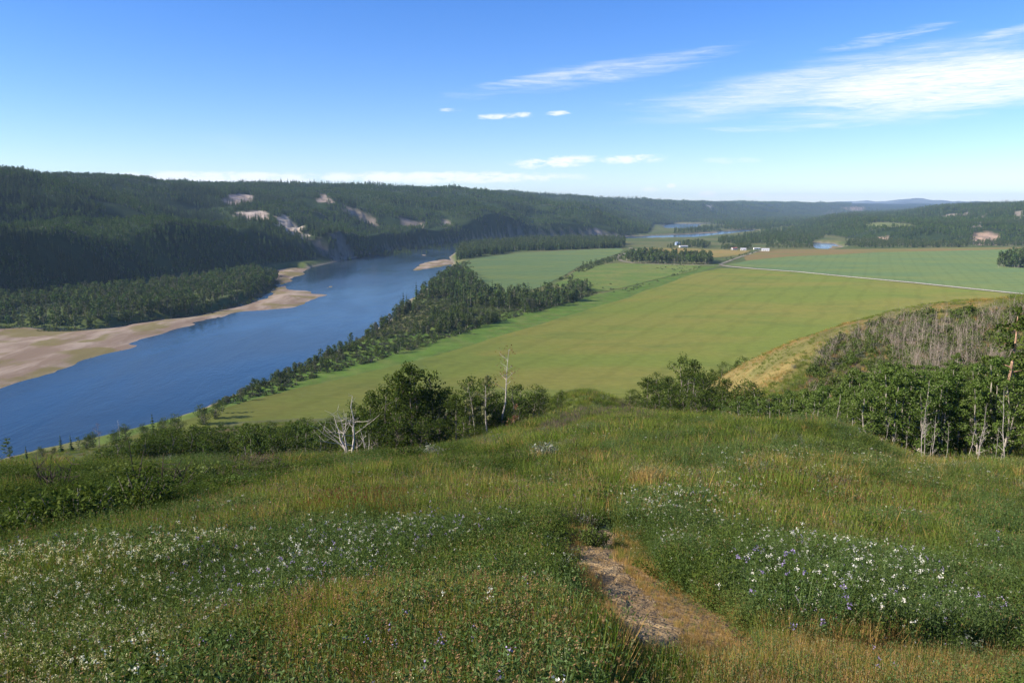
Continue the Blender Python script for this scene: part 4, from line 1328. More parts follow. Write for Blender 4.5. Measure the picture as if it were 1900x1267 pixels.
# ================================================================ planting: the near hill, one by one
R5 = np.random.default_rng(9)
aspens = [TP(make_tree(300 + i, (9, 8, 10, 8.5, 9.5)[i], (1.25, 1.2, 1.3, 1.4, 1.15)[i], .10, (.24, .18, .30, .2, .26)[i], 15, 2900, .165, M_ASPEN, M_BARK, lean=.05, extra_stems=(0, 0, 0, 1, 0)[i])) for i in range(5)]
slim = [TP(make_tree(310 + i, (5.5, 5, 6)[i], (1.05, 1.2, 1.1)[i], .06, .06, 10, 1500, .15, M_ASPEN, M_BARK, lean=.05)) for i in range(3)]
willows = [TP(make_tree(320 + i, (6.5, 7.2, 5.6, 6.0)[i], (1.5, 1.45, 1.6, 1.7)[i], .10, .08, 17, 3000, .165, M_BUSH, M_GREYBARK, lean=.06, up=1.1, extra_stems=(1, 0, 2, 1)[i], round_=.9)) for i in range(4)]
snags = [make_dead(330 + i, (4.6, 3.8, 5.4, 4.2)[i], (.05, .045, .06, .05)[i], 12, M_PINKWOOD, (1, 2, 1, 2)[i], 3, .16, spread=.30, cb=.2) for i in range(4)]
white_snags = [make_dead(340 + i, (8, 7, 6, 9)[i], (.10, .085, .08, .11)[i], 9, M_DEADWOOD, (2, 1, 2, 1)[i], 2, .07, spread=.26, cb=.3) for i in range(4)]

def stand(name, protos, h0, rows, label, cat, group):
    """trees given as (px, py of the top, r): the ground there and the height of the top give the size"""
    for px, pt, r in rows:
        x, y = polar(px, r); z = ground(x, y)
        hh = max(top_z(px, pt, r) - z, 1.2)
        k = R5.integers(0, len(protos))
        s_ = hh / h0[k]
        w_ = s_ ** .6 * R5.uniform(.9, 1.1)
        lb, group_ = label(px, r) if callable(label) else (label, group)
        plant(name, protos[k], lb, cat, (x, y, z - .1), R5.uniform(0, 6.28), (w_, w_, s_), group_)

# grove below the knoll
def line(xs, knots):
    return np.interp(xs, [k[0] for k in knots], [k[1] for k in knots])
rows = []
for i in range(135):
    px = R5.uniform(1555, 1985); r = R5.uniform(62, 96)
    t = line(px, [(1555, 735), (1600, 705), (1650, 688), (1720, 684), (1800, 688), (1900, 684), (1990, 680)])
    rows.append((px, t - 12 + R5.uniform(-12, 48) + (78 - r) * R5.uniform(0, 1.2), r))
stand('aspen_tree', aspens, (9, 8, 10, 8.5, 9.5), rows, lambda px, r: ((lambda a, b_: (a + ' leafy aspen ' + b_, a + ' aspens ' + b_))('front row' if r < 71 else 'hindmost' if r > 86 else 'middle row',
      'at the left end of the grove below the knoll' if px < 1680 else 'in the middle of the grove below the knoll' if px < 1790 else 'at the right end of the grove below the knoll')), 'tree', None)
rows = []
for i in range(72):
    px = R5.uniform(1330, 1568); r = R5.uniform(66, 106)
    t = line(px, [(1330, 740), (1400, 734), (1450, 724), (1500, 718), (1550, 706), (1570, 700)])
    rows.append((px, t + R5.uniform(-4, 30), r))
stand('aspen_tree', slim, (5.5, 5, 6), rows, lambda px, r: ((lambda b_: ('slim bright green young aspen ' + b_, 'slim young aspens ' + b_))('behind the mound, beside the gully' if px < 1480 else 'behind the mound, next to the dense grove')), 'tree', None)
rows = [(1165, 742, 112), (1182, 735, 118), (1200, 730, 112), (1216, 722, 116), (1238, 727, 108), (1252, 715, 116), (1268, 690, 112), (1284, 696, 106), (1296, 715, 112), (1312, 722, 104),
        (1326, 716, 112), (1345, 720, 104), (1362, 726, 110), (1378, 716, 104), (1392, 735, 110), (1408, 730, 100), (1422, 735, 104), (1228, 745, 98), (1255, 748, 95), (1300, 745, 92), (1335, 745, 92), (1370, 748, 90), (1280, 738, 95), (1352, 738, 98), (1322, 738, 96), (1400, 752, 86), (1190, 752, 100)]
rows = [(px, t - (20 if px < 1320 else 14) + R5.uniform(-12, 8), r) for px, t, r in rows]
stand('willow_tree', willows, (6.5, 7.2, 5.6, 6.0), rows, 'bushy green tree in the gully between the ridge and the knoll', 'tree', 'bushy trees in the gully')
rows = [(1308, 690, 205), (1322, 684, 210), (1338, 672, 215), (1350, 676, 215), (1366, 668, 225), (1384, 662, 230), (1396, 664, 235), (1296, 694, 190)]
stand('willow_tree', willows, (6.5, 7.2, 5.6, 6.0), rows, 'small dark tree beyond the left tip of the dry knoll', 'tree', 'small trees beyond the tip of the knoll')

# cluster of bushy trees left of the ridge
rows = [(655, 765, 74), (690, 722, 74), (712, 716, 78), (735, 692, 80), (760, 688, 80), (788, 690, 80), (812, 686, 82), (842, 730, 78), (868, 722, 78), (905, 722, 80), (935, 712, 82), (962, 712, 86), (988, 715, 90),
        (1012, 712, 95), (1034, 716, 100), (748, 704, 92), (778, 698, 95), (820, 715, 95), (700, 738, 92), (860, 700, 98), (892, 706, 95), (925, 722, 95), (960, 722, 100), (640, 768, 86), (1000, 726, 104),
        (670, 752, 86), (775, 770, 72), (858, 772, 72), (725, 772, 72), (640, 790, 78), (815, 762, 73), (890, 772, 75), (930, 765, 80), (1045, 735, 106), (980, 748, 88), (695, 775, 70)]
rows = [(px, t + R5.uniform(-14, 16), r) for px, t, r in rows]
stand('willow_tree', willows, (6.5, 7.2, 5.6, 6.0), rows, 'bushy dark green tree in the thick cluster left of the ridge', 'tree', 'bushy trees of the cluster left of the ridge')

# single trees worth a name
def single(name, parts, h0, px, pt, r, label, cat='tree', w=1.0, rz=0.0, tilt=(0, 0)):
    x, y = polar(px, r); z = ground(x, y)
    s_ = max(top_z(px, pt, r) - z, .6) / h0
    return plant(name, parts, label, cat, (x, y, z - .1), rz, (s_ * w, s_ * w, s_), None, tilt)
single('dead_tree', make_dead(401, 6, .12, 8, M_DEADWOOD, 3, 2, .10, spread=.42, cb=.3), 6, 648, 728, 51, 'bleached forked dead tree standing alone in front of the bushy cluster', 'dead tree', 1.05, .4)
single('dead_tree', make_dead(402, 4, .07, 6, M_DEADWOOD, 2, 2, .12, spread=.38, cb=.25), 4, 672, 785, 56.5, 'small bleached dead tree leaning beside the forked dead one', 'dead tree', 1.0, 2.1)
single('dead_birch', make_dead(403, 9, .13, 16, M_DEADWOOD, 1, 2, .02, M_RUSTLEAF, 160, .20, .55), 9, 929, 650, 80, 'tall white dead birch with brown leaves rising above the cluster', 'dead tree', 1.0, .7)
single('birch_tree', TP(make_tree(404, 7, 1.0, .08, .35, 9, 420, .24, M_PALE, M_DEADWOOD)), 7, 902, 692, 73, 'slender pale leaved birch with white trunk in front of the cluster', 'tree', .85, 0)
single('birch_tree', TP(make_tree(405, 7, .9, .07, .4, 8, 260, .24, M_PALE, M_BARK)), 7, 882, 705, 76, 'thin pale birch just left of the slender white trunked birch', 'tree', .8, 1.0)
single('dead_shrub', make_dead(406, 3, .04, 9, M_DARKWOOD, 1, 2, .05, M_RUSTLEAF, 170, .25, .35), 3, 955, 752, 76, 'small tree with withered rust brown leaves at the right end of the cluster', 'dead tree', .9, 0)
single('pine_tree', [p for p in TP(make_tree(407, 14, 2.4, .24, .35, 14, 1500, .34, M_BUSH, M_PINEBARK, lean=.05, up=.15, clump=.30))], 14, 1868, 562, 76, 'tall ragged pine with orange-brown trunk above the grove at the right edge', 'pine', 1.0, .5)
single('dead_tree', make_dead(408, 5, .07, 12, M_GREYBARK, 2, 3, .06, spread=.3), 5, 1890, 536, 150, 'dark bare tree on the crest of the knoll at the right edge', 'dead tree', 1.0, 0)
for i, (px, pt, r, k, lb) in enumerate([
    (1652, 770, 56, 1, 'bleached leaning trunk at the left end of the grove'),
    (1668, 790, 57, 1, 'thin bleached trunk close behind the leaning one at the left of the grove'),
    (1725, 735, 54, 0, 'forked bleached dead tree amid the tangle in the middle of the grove'),
    (1742, 770, 57, 2, 'short bleached dead tree right of the forked one'),
    (1770, 780, 56, 1, 'straight pale bare trunk right of the tangle'),
    (1812, 775, 52, 1, 'slim pale dead trunk with curved low boughs'),
    (1830, 745, 52, 0, 'pale dead trunk with a crooked top beside the curved boughs'),
    (1880, 720, 52, 3, 'tall straight white dead trunk nearest the right edge'),
    (1692, 800, 55, 2, 'low bleached stub left of the forked dead tree'),
    (1862, 790, 54, 1, 'thin pale bare trunk just left of the tall white one')]):
    single('dead_tree', white_snags[k], (8, 7, 6, 9)[k], px, pt, r, lb, 'dead tree', .6, i * 1.3)
for i, (px, pt, r, lb) in enumerate([(1272, 700, 96, 'bare white trunk left of the pair in the gully'), (1285, 712, 96, 'bare white trunk right of its twin in the gully'),
                                    (1432, 740, 84, 'pale bent bare stem at the left of the young aspens'), (1560, 775, 68, 'thin bare stem behind the top of the mound')]):
    single('dead_tree', white_snags[1], 7, px, pt, r, lb, 'dead tree', .7, i * 2.0)

# young aspens on the slope below, left
rows = []
for i in range(135):
    px = R5.uniform(178, 615); r = R5.uniform(88, 165)
    t = line(px, [(180, 826), (250, 808), (300, 798), (400, 792), (500, 787), (560, 778), (615, 768)])
    rows.append((px, t + R5.uniform(-6, 22), r))
stand('willow_bush', [willows[2], willows[3], slim[1]], (5.6, 6.0, 5), rows, lambda px, r: ((lambda b_: ('leafy green bush ' + b_, 'leafy green bushes ' + b_))('in the band below the shoulder, at its river end' if px < 320 else 'in the middle of the band below the shoulder' if px < 460 else 'in the band below the shoulder, near the bleached dead tree')), 'bush', None)

# trees on the near bank at far left, against the water
for i, (px, pt, r, kind, lb) in enumerate([
    (6, 812, 235, 'a', 'round topped tree with bare pale trunk at the left edge against the water'),
    (33, 827, 232, 'c', 'small dark conical spruce second from the left edge by the water'),
    (64, 828, 228, 'w', 'left half of the broad low bush by the water'),
    (84, 830, 228, 'w', 'right half of the broad low bush by the water'),
    (100, 806, 236, 'c', 'upright dark spruce right of the broad low bush'),
    (119, 806, 240, 'c', 'narrower spruce between the upright one and the bushy pair'),
    (133, 812, 240, 'a', 'small leafy tree left in the pair below the brown topped tree'),
    (146, 806, 242, 'w', 'round bush right in the pair below the brown topped tree'),
    (160, 803, 246, 'w', 'dark bush at the foot of the brown topped tree'),
    (172, 786, 248, 'r', 'brown topped withered tree standing against the water'),
    (201, 797, 256, 'w', 'round dark bush left of the thin dead stem'),
    (212, 778, 258, 'd', 'thin dead stem between two round bushes against the water'),
    (225, 788, 262, 'w', 'round dark bush right of the thin dead stem'),
    (262, 785, 272, 'w', 'low bush at the foot of the spruce on the field edge'),
    (276, 765, 278, 'c', 'spruce standing alone on the edge of the field'),
    (292, 776, 282, 'w', 'low bush right of the spruce on the field edge'),
    (326, 768, 300, 'w', 'single low bush on the grassy bank edge'),
    (372, 748, 325, 'w', 'first bush of the thickening line along the bank'),
    (392, 742, 332, 'w', 'second bush of the thickening line along the bank'),
    (410, 736, 340, 'a', 'small tree where the line along the bank begins to rise')]):
    pr, h0, nm, ct = {'a': (aspens[1], 8, 'aspen_tree', 'tree'), 'c': (bank_spruce[0], 12.5, 'spruce_tree', 'tree'), 'w': (willows[2], 5.6, 'willow_bush', 'bush'),
                      'r': (make_dead(409, 7, .10, 10, M_GREYBARK, 1, 2, .03, M_RUSTLEAF, 200, .25, .5) if kind == 'r' else None, 7, 'dead_tree', 'dead tree'), 'd': (white_snags[1], 7, 'dead_tree', 'dead tree')}[kind]
    single(nm, pr, h0, px, pt, r, lb, ct, 1.25 if kind == 'c' else 1.15, i * 1.7)

# dead saplings and scrub over the knoll
KN = at([(1512, 664), (1545, 634), (1600, 610), (1660, 594), (1740, 580), (1800, 577), (1880, 570), (1960, 566), (1960, 700), (1840, 712), (1700, 716), (1600, 730), (1540, 746), (1500, 740), (1498, 705)], rmin=88)
PINK = at([(1640, 650), (1700, 618), (1780, 612), (1805, 640), (1800, 690), (1740, 706), (1680, 706), (1640, 690)], rmin=88)
q = poly_points(KN, 1.0, R5)
inp = inside(q[:, 0] + 4 * fbm(q[:, 0], q[:, 1], 9, 2, 301), q[:, 1] + 5 * fbm(q[:, 0], q[:, 1], 9, 2, 302), PINK)
keep = inp | (fbm(q[:, 0], q[:, 1], 9, 2, 58) > -.05)
q = q[keep]; inp = inp[keep]
order = np.argsort(R5.uniform(size=len(q)) - .35 * inp)
q = q[order]; inp = inp[order]
qz = H(q[:, 0], q[:, 1])
def klab(x, y, p):
    d = math.hypot(x, y); a = math.degrees(math.atan2(x, y))
    row = 'near the crest' if d > 138 else 'just above the grove' if d < 118 else 'on the middle slope'
    side = 'at the left of the knoll' if a < 24.5 else 'at the right of the knoll' if a > 29 else 'in the middle of the knoll'
    return ('pinkish grey upright' if p else 'grey leaning') + ' dead sapling ' + row + ', ' + side
more = []
for i, ((x, y), p) in enumerate(zip(q[:1300], inp[:1300])):
    if i < 290:
        sc = R5.uniform(.55, .92) if p else R5.uniform(.45, .85)
        tl = (R5.normal(0, .05), R5.normal(0, .05)) if p else (R5.normal(0, .28), R5.normal(.1, .28))
        plant('dead_sapling', snags[R5.integers(0, 4)], klab(x, y, p), 'dead tree', (x, y, qz[i]), R5.uniform(0, 6.28),
              (sc * .8, sc * .8, sc), klab(x, y, p).replace('sapling', 'saplings'), tl)
    else:
        more.append(i)
snag_all = [join_tree(s_) for s_ in snags]
if more:
    m = np.array(more)
    scatter('dead_scrub', snag_all, np.column_stack([q[m], qz[m]]), R5.uniform(0, 6.28, len(m)), np.where(inp[m], R5.uniform(.35, .75, len(m)), R5.uniform(.3, .6, len(m))), R5.integers(0, 4, len(m)), 'tangled dead brush filling the knoll between the saplings', .2)
print('knoll', len(q))
scrub = [join_tree(SP(make_shrub(410 + i, (1.1, .9, 1.4)[i], (1.6, 1.4, 1.5)[i], 9, 300, .22, (M_HERB, M_GREYLEAF, M_BUSH)[i], M_GREYBARK))) for i in range(3)]
q = poly_points(KN, 1.25, R5)
scatter('knoll_scrub', scrub, np.column_stack([q, H(q[:, 0], q[:, 1]) - .05]), R5.uniform(0, 6.28, len(q)), R5.uniform(.5, 1.35, len(q)), R5.choice([0, 0, 0, 1, 2], len(q)), 'olive green low scrub covering the knoll')

# shrubs in the meadow
SH = {
    'green': [SP(make_shrub(420 + i, .9, 1.5, 16, 1500, .085, M_BUSH, M_GREYBARK)) for i in range(2)],
    'silver': [SP(make_shrub(424, 1.3, 1.5, 16, 1300, .10, M_SILVER, M_GREYBARK))],
    'light': [SP(make_shrub(426 + i, .8, 1.4, 14, 1200, .09, M_HERB, M_GREYBARK)) for i in range(2)],
    'bare': [SP(make_shrub(428 + i, 1.6, 1.7, 14, 0, .1, M_HERB, M_DARKWOOD, 5)) for i in range(2)],
}
SHH = {'green': .9, 'silver': 1.3, 'light': .8, 'bare': 1.6}
shr = [  # px, py of the foot, height in pixels, width in pixels, kind, label
    (1013, 862, 46, 56, 'silver', 'silvery leaved shrub standing alone on the slope below the ridge'),
    (800, 850, 26, 44, 'silver', 'pale silvery shrub in front of the bushy cluster'),
    (840, 846, 26, 50, 'green', 'dark shrub just right of the pale silvery one'),
    (752, 858, 34, 60, 'green', 'dark green shrub below the left part of the cluster'),
    (930, 866, 30, 46, 'green', 'dark little shrub left of the silvery one'),
    (1135, 962, 62, 108, 'green', 'dark leafy shrub overhanging the bend of the path'),
    (1098, 1012, 50, 60, 'light', 'leafy shrub shading the left side of the path'),
    (1205, 900, 36, 46, 'green', 'small dark shrub just above the pale tuft of grass'),
    (1090, 905, 40, 66, 'light', 'green bush on the slope left above the path'),
    (1305, 912, 30, 44, 'green', 'small dark bush right of the pale tuft of grass'),
    (400, 1012, 52, 96, 'green', 'dark rounded shrub amid the open meadow at left'),
    (252, 950, 78, 120, 'green', 'large dark shrub beside the leaning burnt branches'),
    (130, 985, 86, 150, 'green', 'largest dark shrub near the left edge of the meadow'),
    (40, 1000, 60, 110, 'green', 'dark shrub at the left edge of the meadow'),
    (200, 905, 40, 90, 'light', 'bright green bush on the left shoulder'),
    (340, 905, 45, 95, 'light', 'bright green bush under the dark fallen branches'),
    (420, 925, 40, 80, 'light', 'broad light bush right of the bright one on the shoulder'),
    (520, 880, 30, 70, 'light', 'low bush right of the dark brush pile on the shoulder'),
    (100, 925, 70, 70, 'bare', 'bare dark twiggy shrub standing on the left shoulder'),
    (300, 935, 66, 90, 'bare', 'dark leafless shrub of long leaning branches'),
    (440, 905, 42, 80, 'bare', 'dark dead brush pile on the shoulder'),
    (500, 888, 34, 80, 'bare', 'flat dark brush pile right of the bigger one'),
    (785, 838, 34, 46, 'bare', 'dark bare bush at the foot of the cluster'),
    (1600, 1010, 52, 64, 'green', 'dark shrub in the middle of the right meadow'),
    (1640, 960, 36, 50, 'green', 'small dark shrub beyond the middle one in the right meadow'),
    (1718, 858, 26, 60, 'light', 'low bush at the foot of the grove'),
    (1780, 864, 32, 66, 'light', 'rounded bush before the pale trunks of the grove'),
    (1570, 850, 30, 70, 'light', 'bush on the right flank of the mound'),
    (620, 868, 24, 60, 'bare', 'thin dark twiggy bush left of the forked dead tree'),
    (706, 872, 26, 50, 'green', 'dark bush right of the forked dead tree'),
]
W = where([(s_[0], s_[1]) for s_ in shr])
for (px, py, hp_, wp_, kind, lb), (x, y, z, mpp) in zip(shr, W):
    k = R5.integers(0, len(SH[kind]))
    base_w = {'green': 1.5, 'silver': 1.5, 'light': 1.4, 'bare': 1.7}[kind]
    plant(kind_name := {'green': 'leafy_shrub', 'silver': 'silver_shrub', 'light': 'leafy_shrub', 'bare': 'bare_shrub'}[kind], SH[kind][k], lb, 'shrub', (x, y, z - .03), R5.uniform(0, 6.28),
          (wp_ * mpp / base_w, wp_ * mpp / base_w, hp_ * mpp / SHH[kind]))
# fallen burnt branches on the left shoulder
W = where([(250, 900), (320, 950), (410, 880), (530, 876), (20, 985), (90, 925), (860, 800 + 30), (1378 - 420, 800)])
for i, (a, b_, lb) in enumerate([(0, 1, 'long burnt branch leaning down across the left shoulder'), (2, 3, 'dark fallen log lying along the shoulder'), (4, 5, 'grey fallen branch by the left edge of the meadow')]):
    p, q_ = np.array(W[a][:3]), np.array(W[b_][:3])
    o = empty('fallen_branch', tuple(p)); tag(o, lb, 'branch')
    m = MB(); mm = W[a][3] * 4
    L_ = q_ - p + np.array([0, 0, mm * 1.5])
    path = wobble((0, 0, mm * 1.2), L_, 7, np.linalg.norm(L_) * .012, R5)
    m.tube(path, np.linspace(mm * .75, mm * .2, 7), 6)
    obj('trunk', m.build('trunk', [M_DARKWOOD if i < 2 else M_GREYBARK]), o)
    for j in range(8):
        s0 = path[R5.integers(1, 6)]; d = R5.normal(size=3); d[2] = abs(d[2]) * .8; d /= np.linalg.norm(d); l = np.linalg.norm(L_) * R5.uniform(.12, .3)
        t = MB(); t.tube([s0, s0 + d * l * .5, s0 + d * l + np.array([0, 0, -.03 * l])], [mm * .3, mm * .2, mm * .08], 4)
        obj('branch', t.build('branch', [M_DARKWOOD if i < 2 else M_GREYBARK]), o)

# ================================================================ path and meadow
M_SOIL = None
def soil_mat():
    m, b, out_ = new_mat('path_soil')
    tc = b.n('ShaderNodeTexCoord'); P = tc.outputs['Object']
    g1 = b.noise(P, 3.0, 5, .6); g2 = b.noise(P, 22.0, 5, .7)
    v = b.n('ShaderNodeTexVoronoi'); b.setin(v.inputs['Vector'], P); v.inputs['Scale'].default_value = 26
    c = b.mix(b.ramp(g1, .35, .65), (.27, .185, .09), (.38, .275, .145))
    c = b.mix(b.math('MULTIPLY', b.ramp(g2, .45, .75), .6), c, (.15, .10, .07))
    d = b.n('ShaderNodeBsdfDiffuse'); b.setin(d.inputs[0], c)
    bp = b.n('ShaderNodeBump'); bp.inputs['Strength'].default_value = .8; bp.inputs['Distance'].default_value = .03
    b.setin(bp.inputs['Height'], b.math('ADD', g2, v.outputs['Distance'])); b.setin(d.inputs['Normal'], bp.outputs[0])
    b.nt.links.new(d.outputs[0], out_.inputs[0])
    return m
M_SOIL = soil_mat()
def path_sheet(polys):
    bm = bmesh.new()
    for k, P in enumerate(polys):
        st = (.035, .045, .08)[k]
        A = np.array(P); lo, hi = A.min(0) - .3, A.max(0) + .3
        xs, ys = np.arange(lo[0], hi[0], st), np.arange(lo[1], hi[1], st)
        X, Y = np.meshgrid(xs, ys)
        wx = X + fbm(X, Y, .7, 5, 93, .6) * .26; wy = Y + fbm(X, Y, .7, 5, 94, .6) * .26
        ok = sdist(wx, wy, P) > -.10
        Z = H(X.ravel(), Y.ravel()).reshape(X.shape) + fbm(X, Y, .16, 3, 95) * .006 - .03 + (.05 - .004 * k) * sstep(sdist(wx, wy, P), -.02, .16)
        vs = {}
        for i in range(len(ys) - 1):
            for j in range(len(xs) - 1):
                if ok[i, j] and ok[i + 1, j] and ok[i, j + 1] and ok[i + 1, j + 1]:
                    f = []
                    for (a, b_) in ((i, j), (i, j + 1), (i + 1, j + 1), (i + 1, j)):
                        if (a, b_) not in vs: vs[(a, b_)] = bm.verts.new((X[a, b_], Y[a, b_], Z[a, b_]))
                        f.append(vs[(a, b_)])
                    bm.faces.new(f).smooth = True
    me = bpy.data.meshes.new('path'); bm.to_mesh(me); bm.free()
    me.materials.append(M_SOIL)
    tag(obj('path', me), kind='structure', label='bare earth footpath winding down through the meadow')
path_sheet([PATH_A, PATH_B, PATH_C])

R6 = np.random.default_rng(21)
def tuft(seed, n, h0, h1, w, rad, mat, heads=0, head_m=None, head_s=.02, lean=.28):
    R = np.random.default_rng(seed); m = MB()
    a = R.uniform(0, 6.28, n); rr = rad * np.sqrt(R.uniform(0, 1, n))
    base = np.stack([np.cos(a) * rr, np.sin(a) * rr, np.full(n, -.03)], 1)
    hh = R.uniform(h0, h1, n)
    d = np.stack([np.cos(a) * R.uniform(0, lean, n) * hh, np.sin(a) * R.uniform(0, lean, n) * hh, hh], 1) + R.normal(size=(n, 3)) * np.array([.09, .09, 0]) * hh[:, None]
    bend = np.stack([-d[:, 0] * .12, -d[:, 1] * .12, hh * .04], 1)
    m.blades(base, base + d, w, bend, 0)
    if heads:
        k = R.integers(0, n, heads)
        for i in k:
            t = base[i] + d[i] * 1.08
            c = t + R.normal(size=(7, 3)) * np.array([.4, .4, 1.6]) * head_s
            m.leaves(c, head_s * 2.0, R, bias=(0, 0, 0), aspect=.38, mi=1)
    return m.build('tuft', [mat, head_m or mat])
def herb(seed, stems, h0, h1, rad, leaf_m, ls, per, flower_m=None, nf=0, fs=.012, fper=5, spike=1.0, stem_m=None):
    R = np.random.default_rng(seed); m = MB()
    for i in range(stems):
        a = R.uniform(0, 6.28); rr = rad * math.sqrt(R.uniform(0, 1)); h = R.uniform(h0, h1)
        b0 = np.array([math.cos(a) * rr * .6, math.sin(a) * rr * .6, -.02]); t = np.array([math.cos(a) * rr * 1.5, math.sin(a) * rr * 1.5, h * (1 - .25 * (rr / rad) ** 2)])
        m.blades([b0], [t], .008, [[0, 0, .02]], 0)
        f = R.uniform(.12, 1.0, per)[:, None]
        c = b0 * (1 - f) + t * f + R.normal(size=(per, 3)) * np.array([.045, .045, .02])
        m.leaves(c, ls, R, bias=(0, 0, .6), aspect=.40, mi=0)
        if i < nf:
            cc = t + R.normal(size=(fper * 2, 3)) * np.array([.9, .9, .9 * spike]) * fs + np.array([0, 0, fs])
            m.leaves(cc, fs * 1.15, R, bias=(0, 0, .8), aspect=.8, mi=1)
    return m.build('herb', [leaf_m, flower_m or leaf_m])
KINDS = [
    tuft(500, 46, .24, .55, .0085, .17, M_GRASS, 2, M_SEED, .008),         # 0 grass
    tuft(501, 46, .22, .50, .0090, .15, M_GRASS2),                         # 1 lush grass
    tuft(502, 40, .22, .52, .0078, .18, M_DRY, 3, M_SEED, .008),           # 2 dry grass with seed heads
    herb(503, 15, .26, .46, .17, M_ALFALFA, .021, 40, M_WHITE, 4, .0085, 5),   # 3 alfalfa, white
    herb(504, 15, .26, .46, .17, M_ALFALFA, .021, 40, M_VIOLET, 4, .0085, 5),   # 4 alfalfa, violet
    herb(505, 15, .28, .50, .17, M_HERB, .021, 34, M_CREAM, 5, .0085, 5, 2.0),  # 5 clover, cream
    herb(506, 14, .20, .40, .17, M_HERB, .024, 42),                        # 6 leafy herb
    tuft(507, 22, .26, .50, .008, .14, M_GRASS, 8, M_RUST, .009),          # 7 rust dock
    tuft(508, 34, .32, .60, .0075, .16, M_DRY, 8, M_PALE, .012, .2),       # 8 tall pale grass
    herb(509, 16, .26, .50, .18, M_BROWNTWIG, .022, 24),                   # 9 purple-brown dead stems
    herb(510, 14, .24, .42, .17, M_SILVER, .022, 34),                      # 10 silvery herb
    herb(511, 16, .24, .42, .19, M_BUSH, .028, 54),                        # 11 dark low shrub
    herb(512, 14, .24, .44, .17, M_ALFALFA, .021, 46),                     # 12 alfalfa without flowers
]
KINDS = [m for m in KINDS]
Z_ = {k: at(p) for k, p in dict(
    clover=[(-60, 1120), (60, 1098), (160, 1085), (300, 1062), (420, 1052), (430, 1075), (350, 1120), (300, 1180), (260, 1650), (-80, 1650)],
    alf1=[(300, 1150), (420, 1090), (560, 1050), (720, 1010), (860, 1010), (960, 1020), (860, 1060), (740, 1110), (640, 1150), (540, 1210), (420, 1235), (260, 1250)],
    alf2=[(1345, 1120), (1400, 1068), (1500, 1040), (1620, 1050), (1720, 1090), (1740, 1160), (1640, 1205), (1500, 1225), (1400, 1190)],
    alf3=[(1135, 985), (1200, 935), (1300, 905), (1420, 900), (1450, 960), (1380, 1030), (1260, 1060), (1170, 1040)],
    pale=[(1230, 890), (1330, 866), (1600, 852), (1960, 868), (1960, 915), (1600, 905), (1380, 900)],
    dry=[(1000, 1010), (1060, 1012), (1150, 1040), (1240, 1090), (1340, 1130), (1420, 1190), (1600, 1225), (1800, 1210), (1960, 1180), (1960, 1650), (1080, 1650), (1120, 1200), (1150, 1150), (1090, 1075)],
    dry2=[(420, 1240), (640, 1160), (900, 1150), (1100, 1160), (1120, 1650), (380, 1650)],
    lush=[(560, 1180), (700, 1090), (860, 1040), (1060, 1030), (1140, 1110), (1140, 1170), (900, 1180), (700, 1200)],
    lush2=[(1080, 1235), (1200, 1215), (1330, 1225), (1400, 1650), (1050, 1650)],
    red1=[(600, 960), (680, 940), (760, 950), (740, 985), (640, 1000), (590, 985)],
    red2=[(1040, 868), (1060, 852), (1120, 850), (1140, 864), (1100, 876)],
    red3=[(1500, 900), (1700, 905), (1800, 960), (1600, 985), (1450, 950)],
    twig1=[(985, 805), (1030, 778), (1090, 762), (1112, 775), (1060, 792), (1000, 812)],
    twig2=[(400, 880), (450, 850), (540, 832), (610, 815), (620, 835), (560, 856), (470, 880)],
    twig3=[(1120, 775), (1180, 752), (1240, 768), (1300, 778), (1240, 784), (1150, 782)],
    scrub=[(-60, 895), (120, 880), (320, 880), (520, 868), (640, 872), (600, 900), (480, 930), (360, 955), (240, 990), (-60, 1020)],
    scrub2=[(640, 875), (760, 850), (960, 850), (1100, 870), (1180, 915), (1000, 930), (760, 900)],
    mound=[(1100, 790), (1300, 780), (1450, 792), (1560, 806), (1640, 845), (1500, 850), (1200, 830)],
    path=[(1068, 1022), (1092, 1010), (1097, 985), (1106, 955), (1122, 944), (1146, 947), (1150, 975), (1144, 1005), (1134, 1022), (1148, 1045), (1170, 1078), (1198, 1108), (1228, 1140), (1256, 1172), (1264, 1198), (1236, 1212), (1200, 1204), (1174, 1178), (1156, 1146), (1138, 1112), (1112, 1075), (1086, 1045)],
    tuft=[(1176, 932), (1190, 912), (1216, 903), (1234, 911), (1224, 928), (1200, 936)],
).items()}

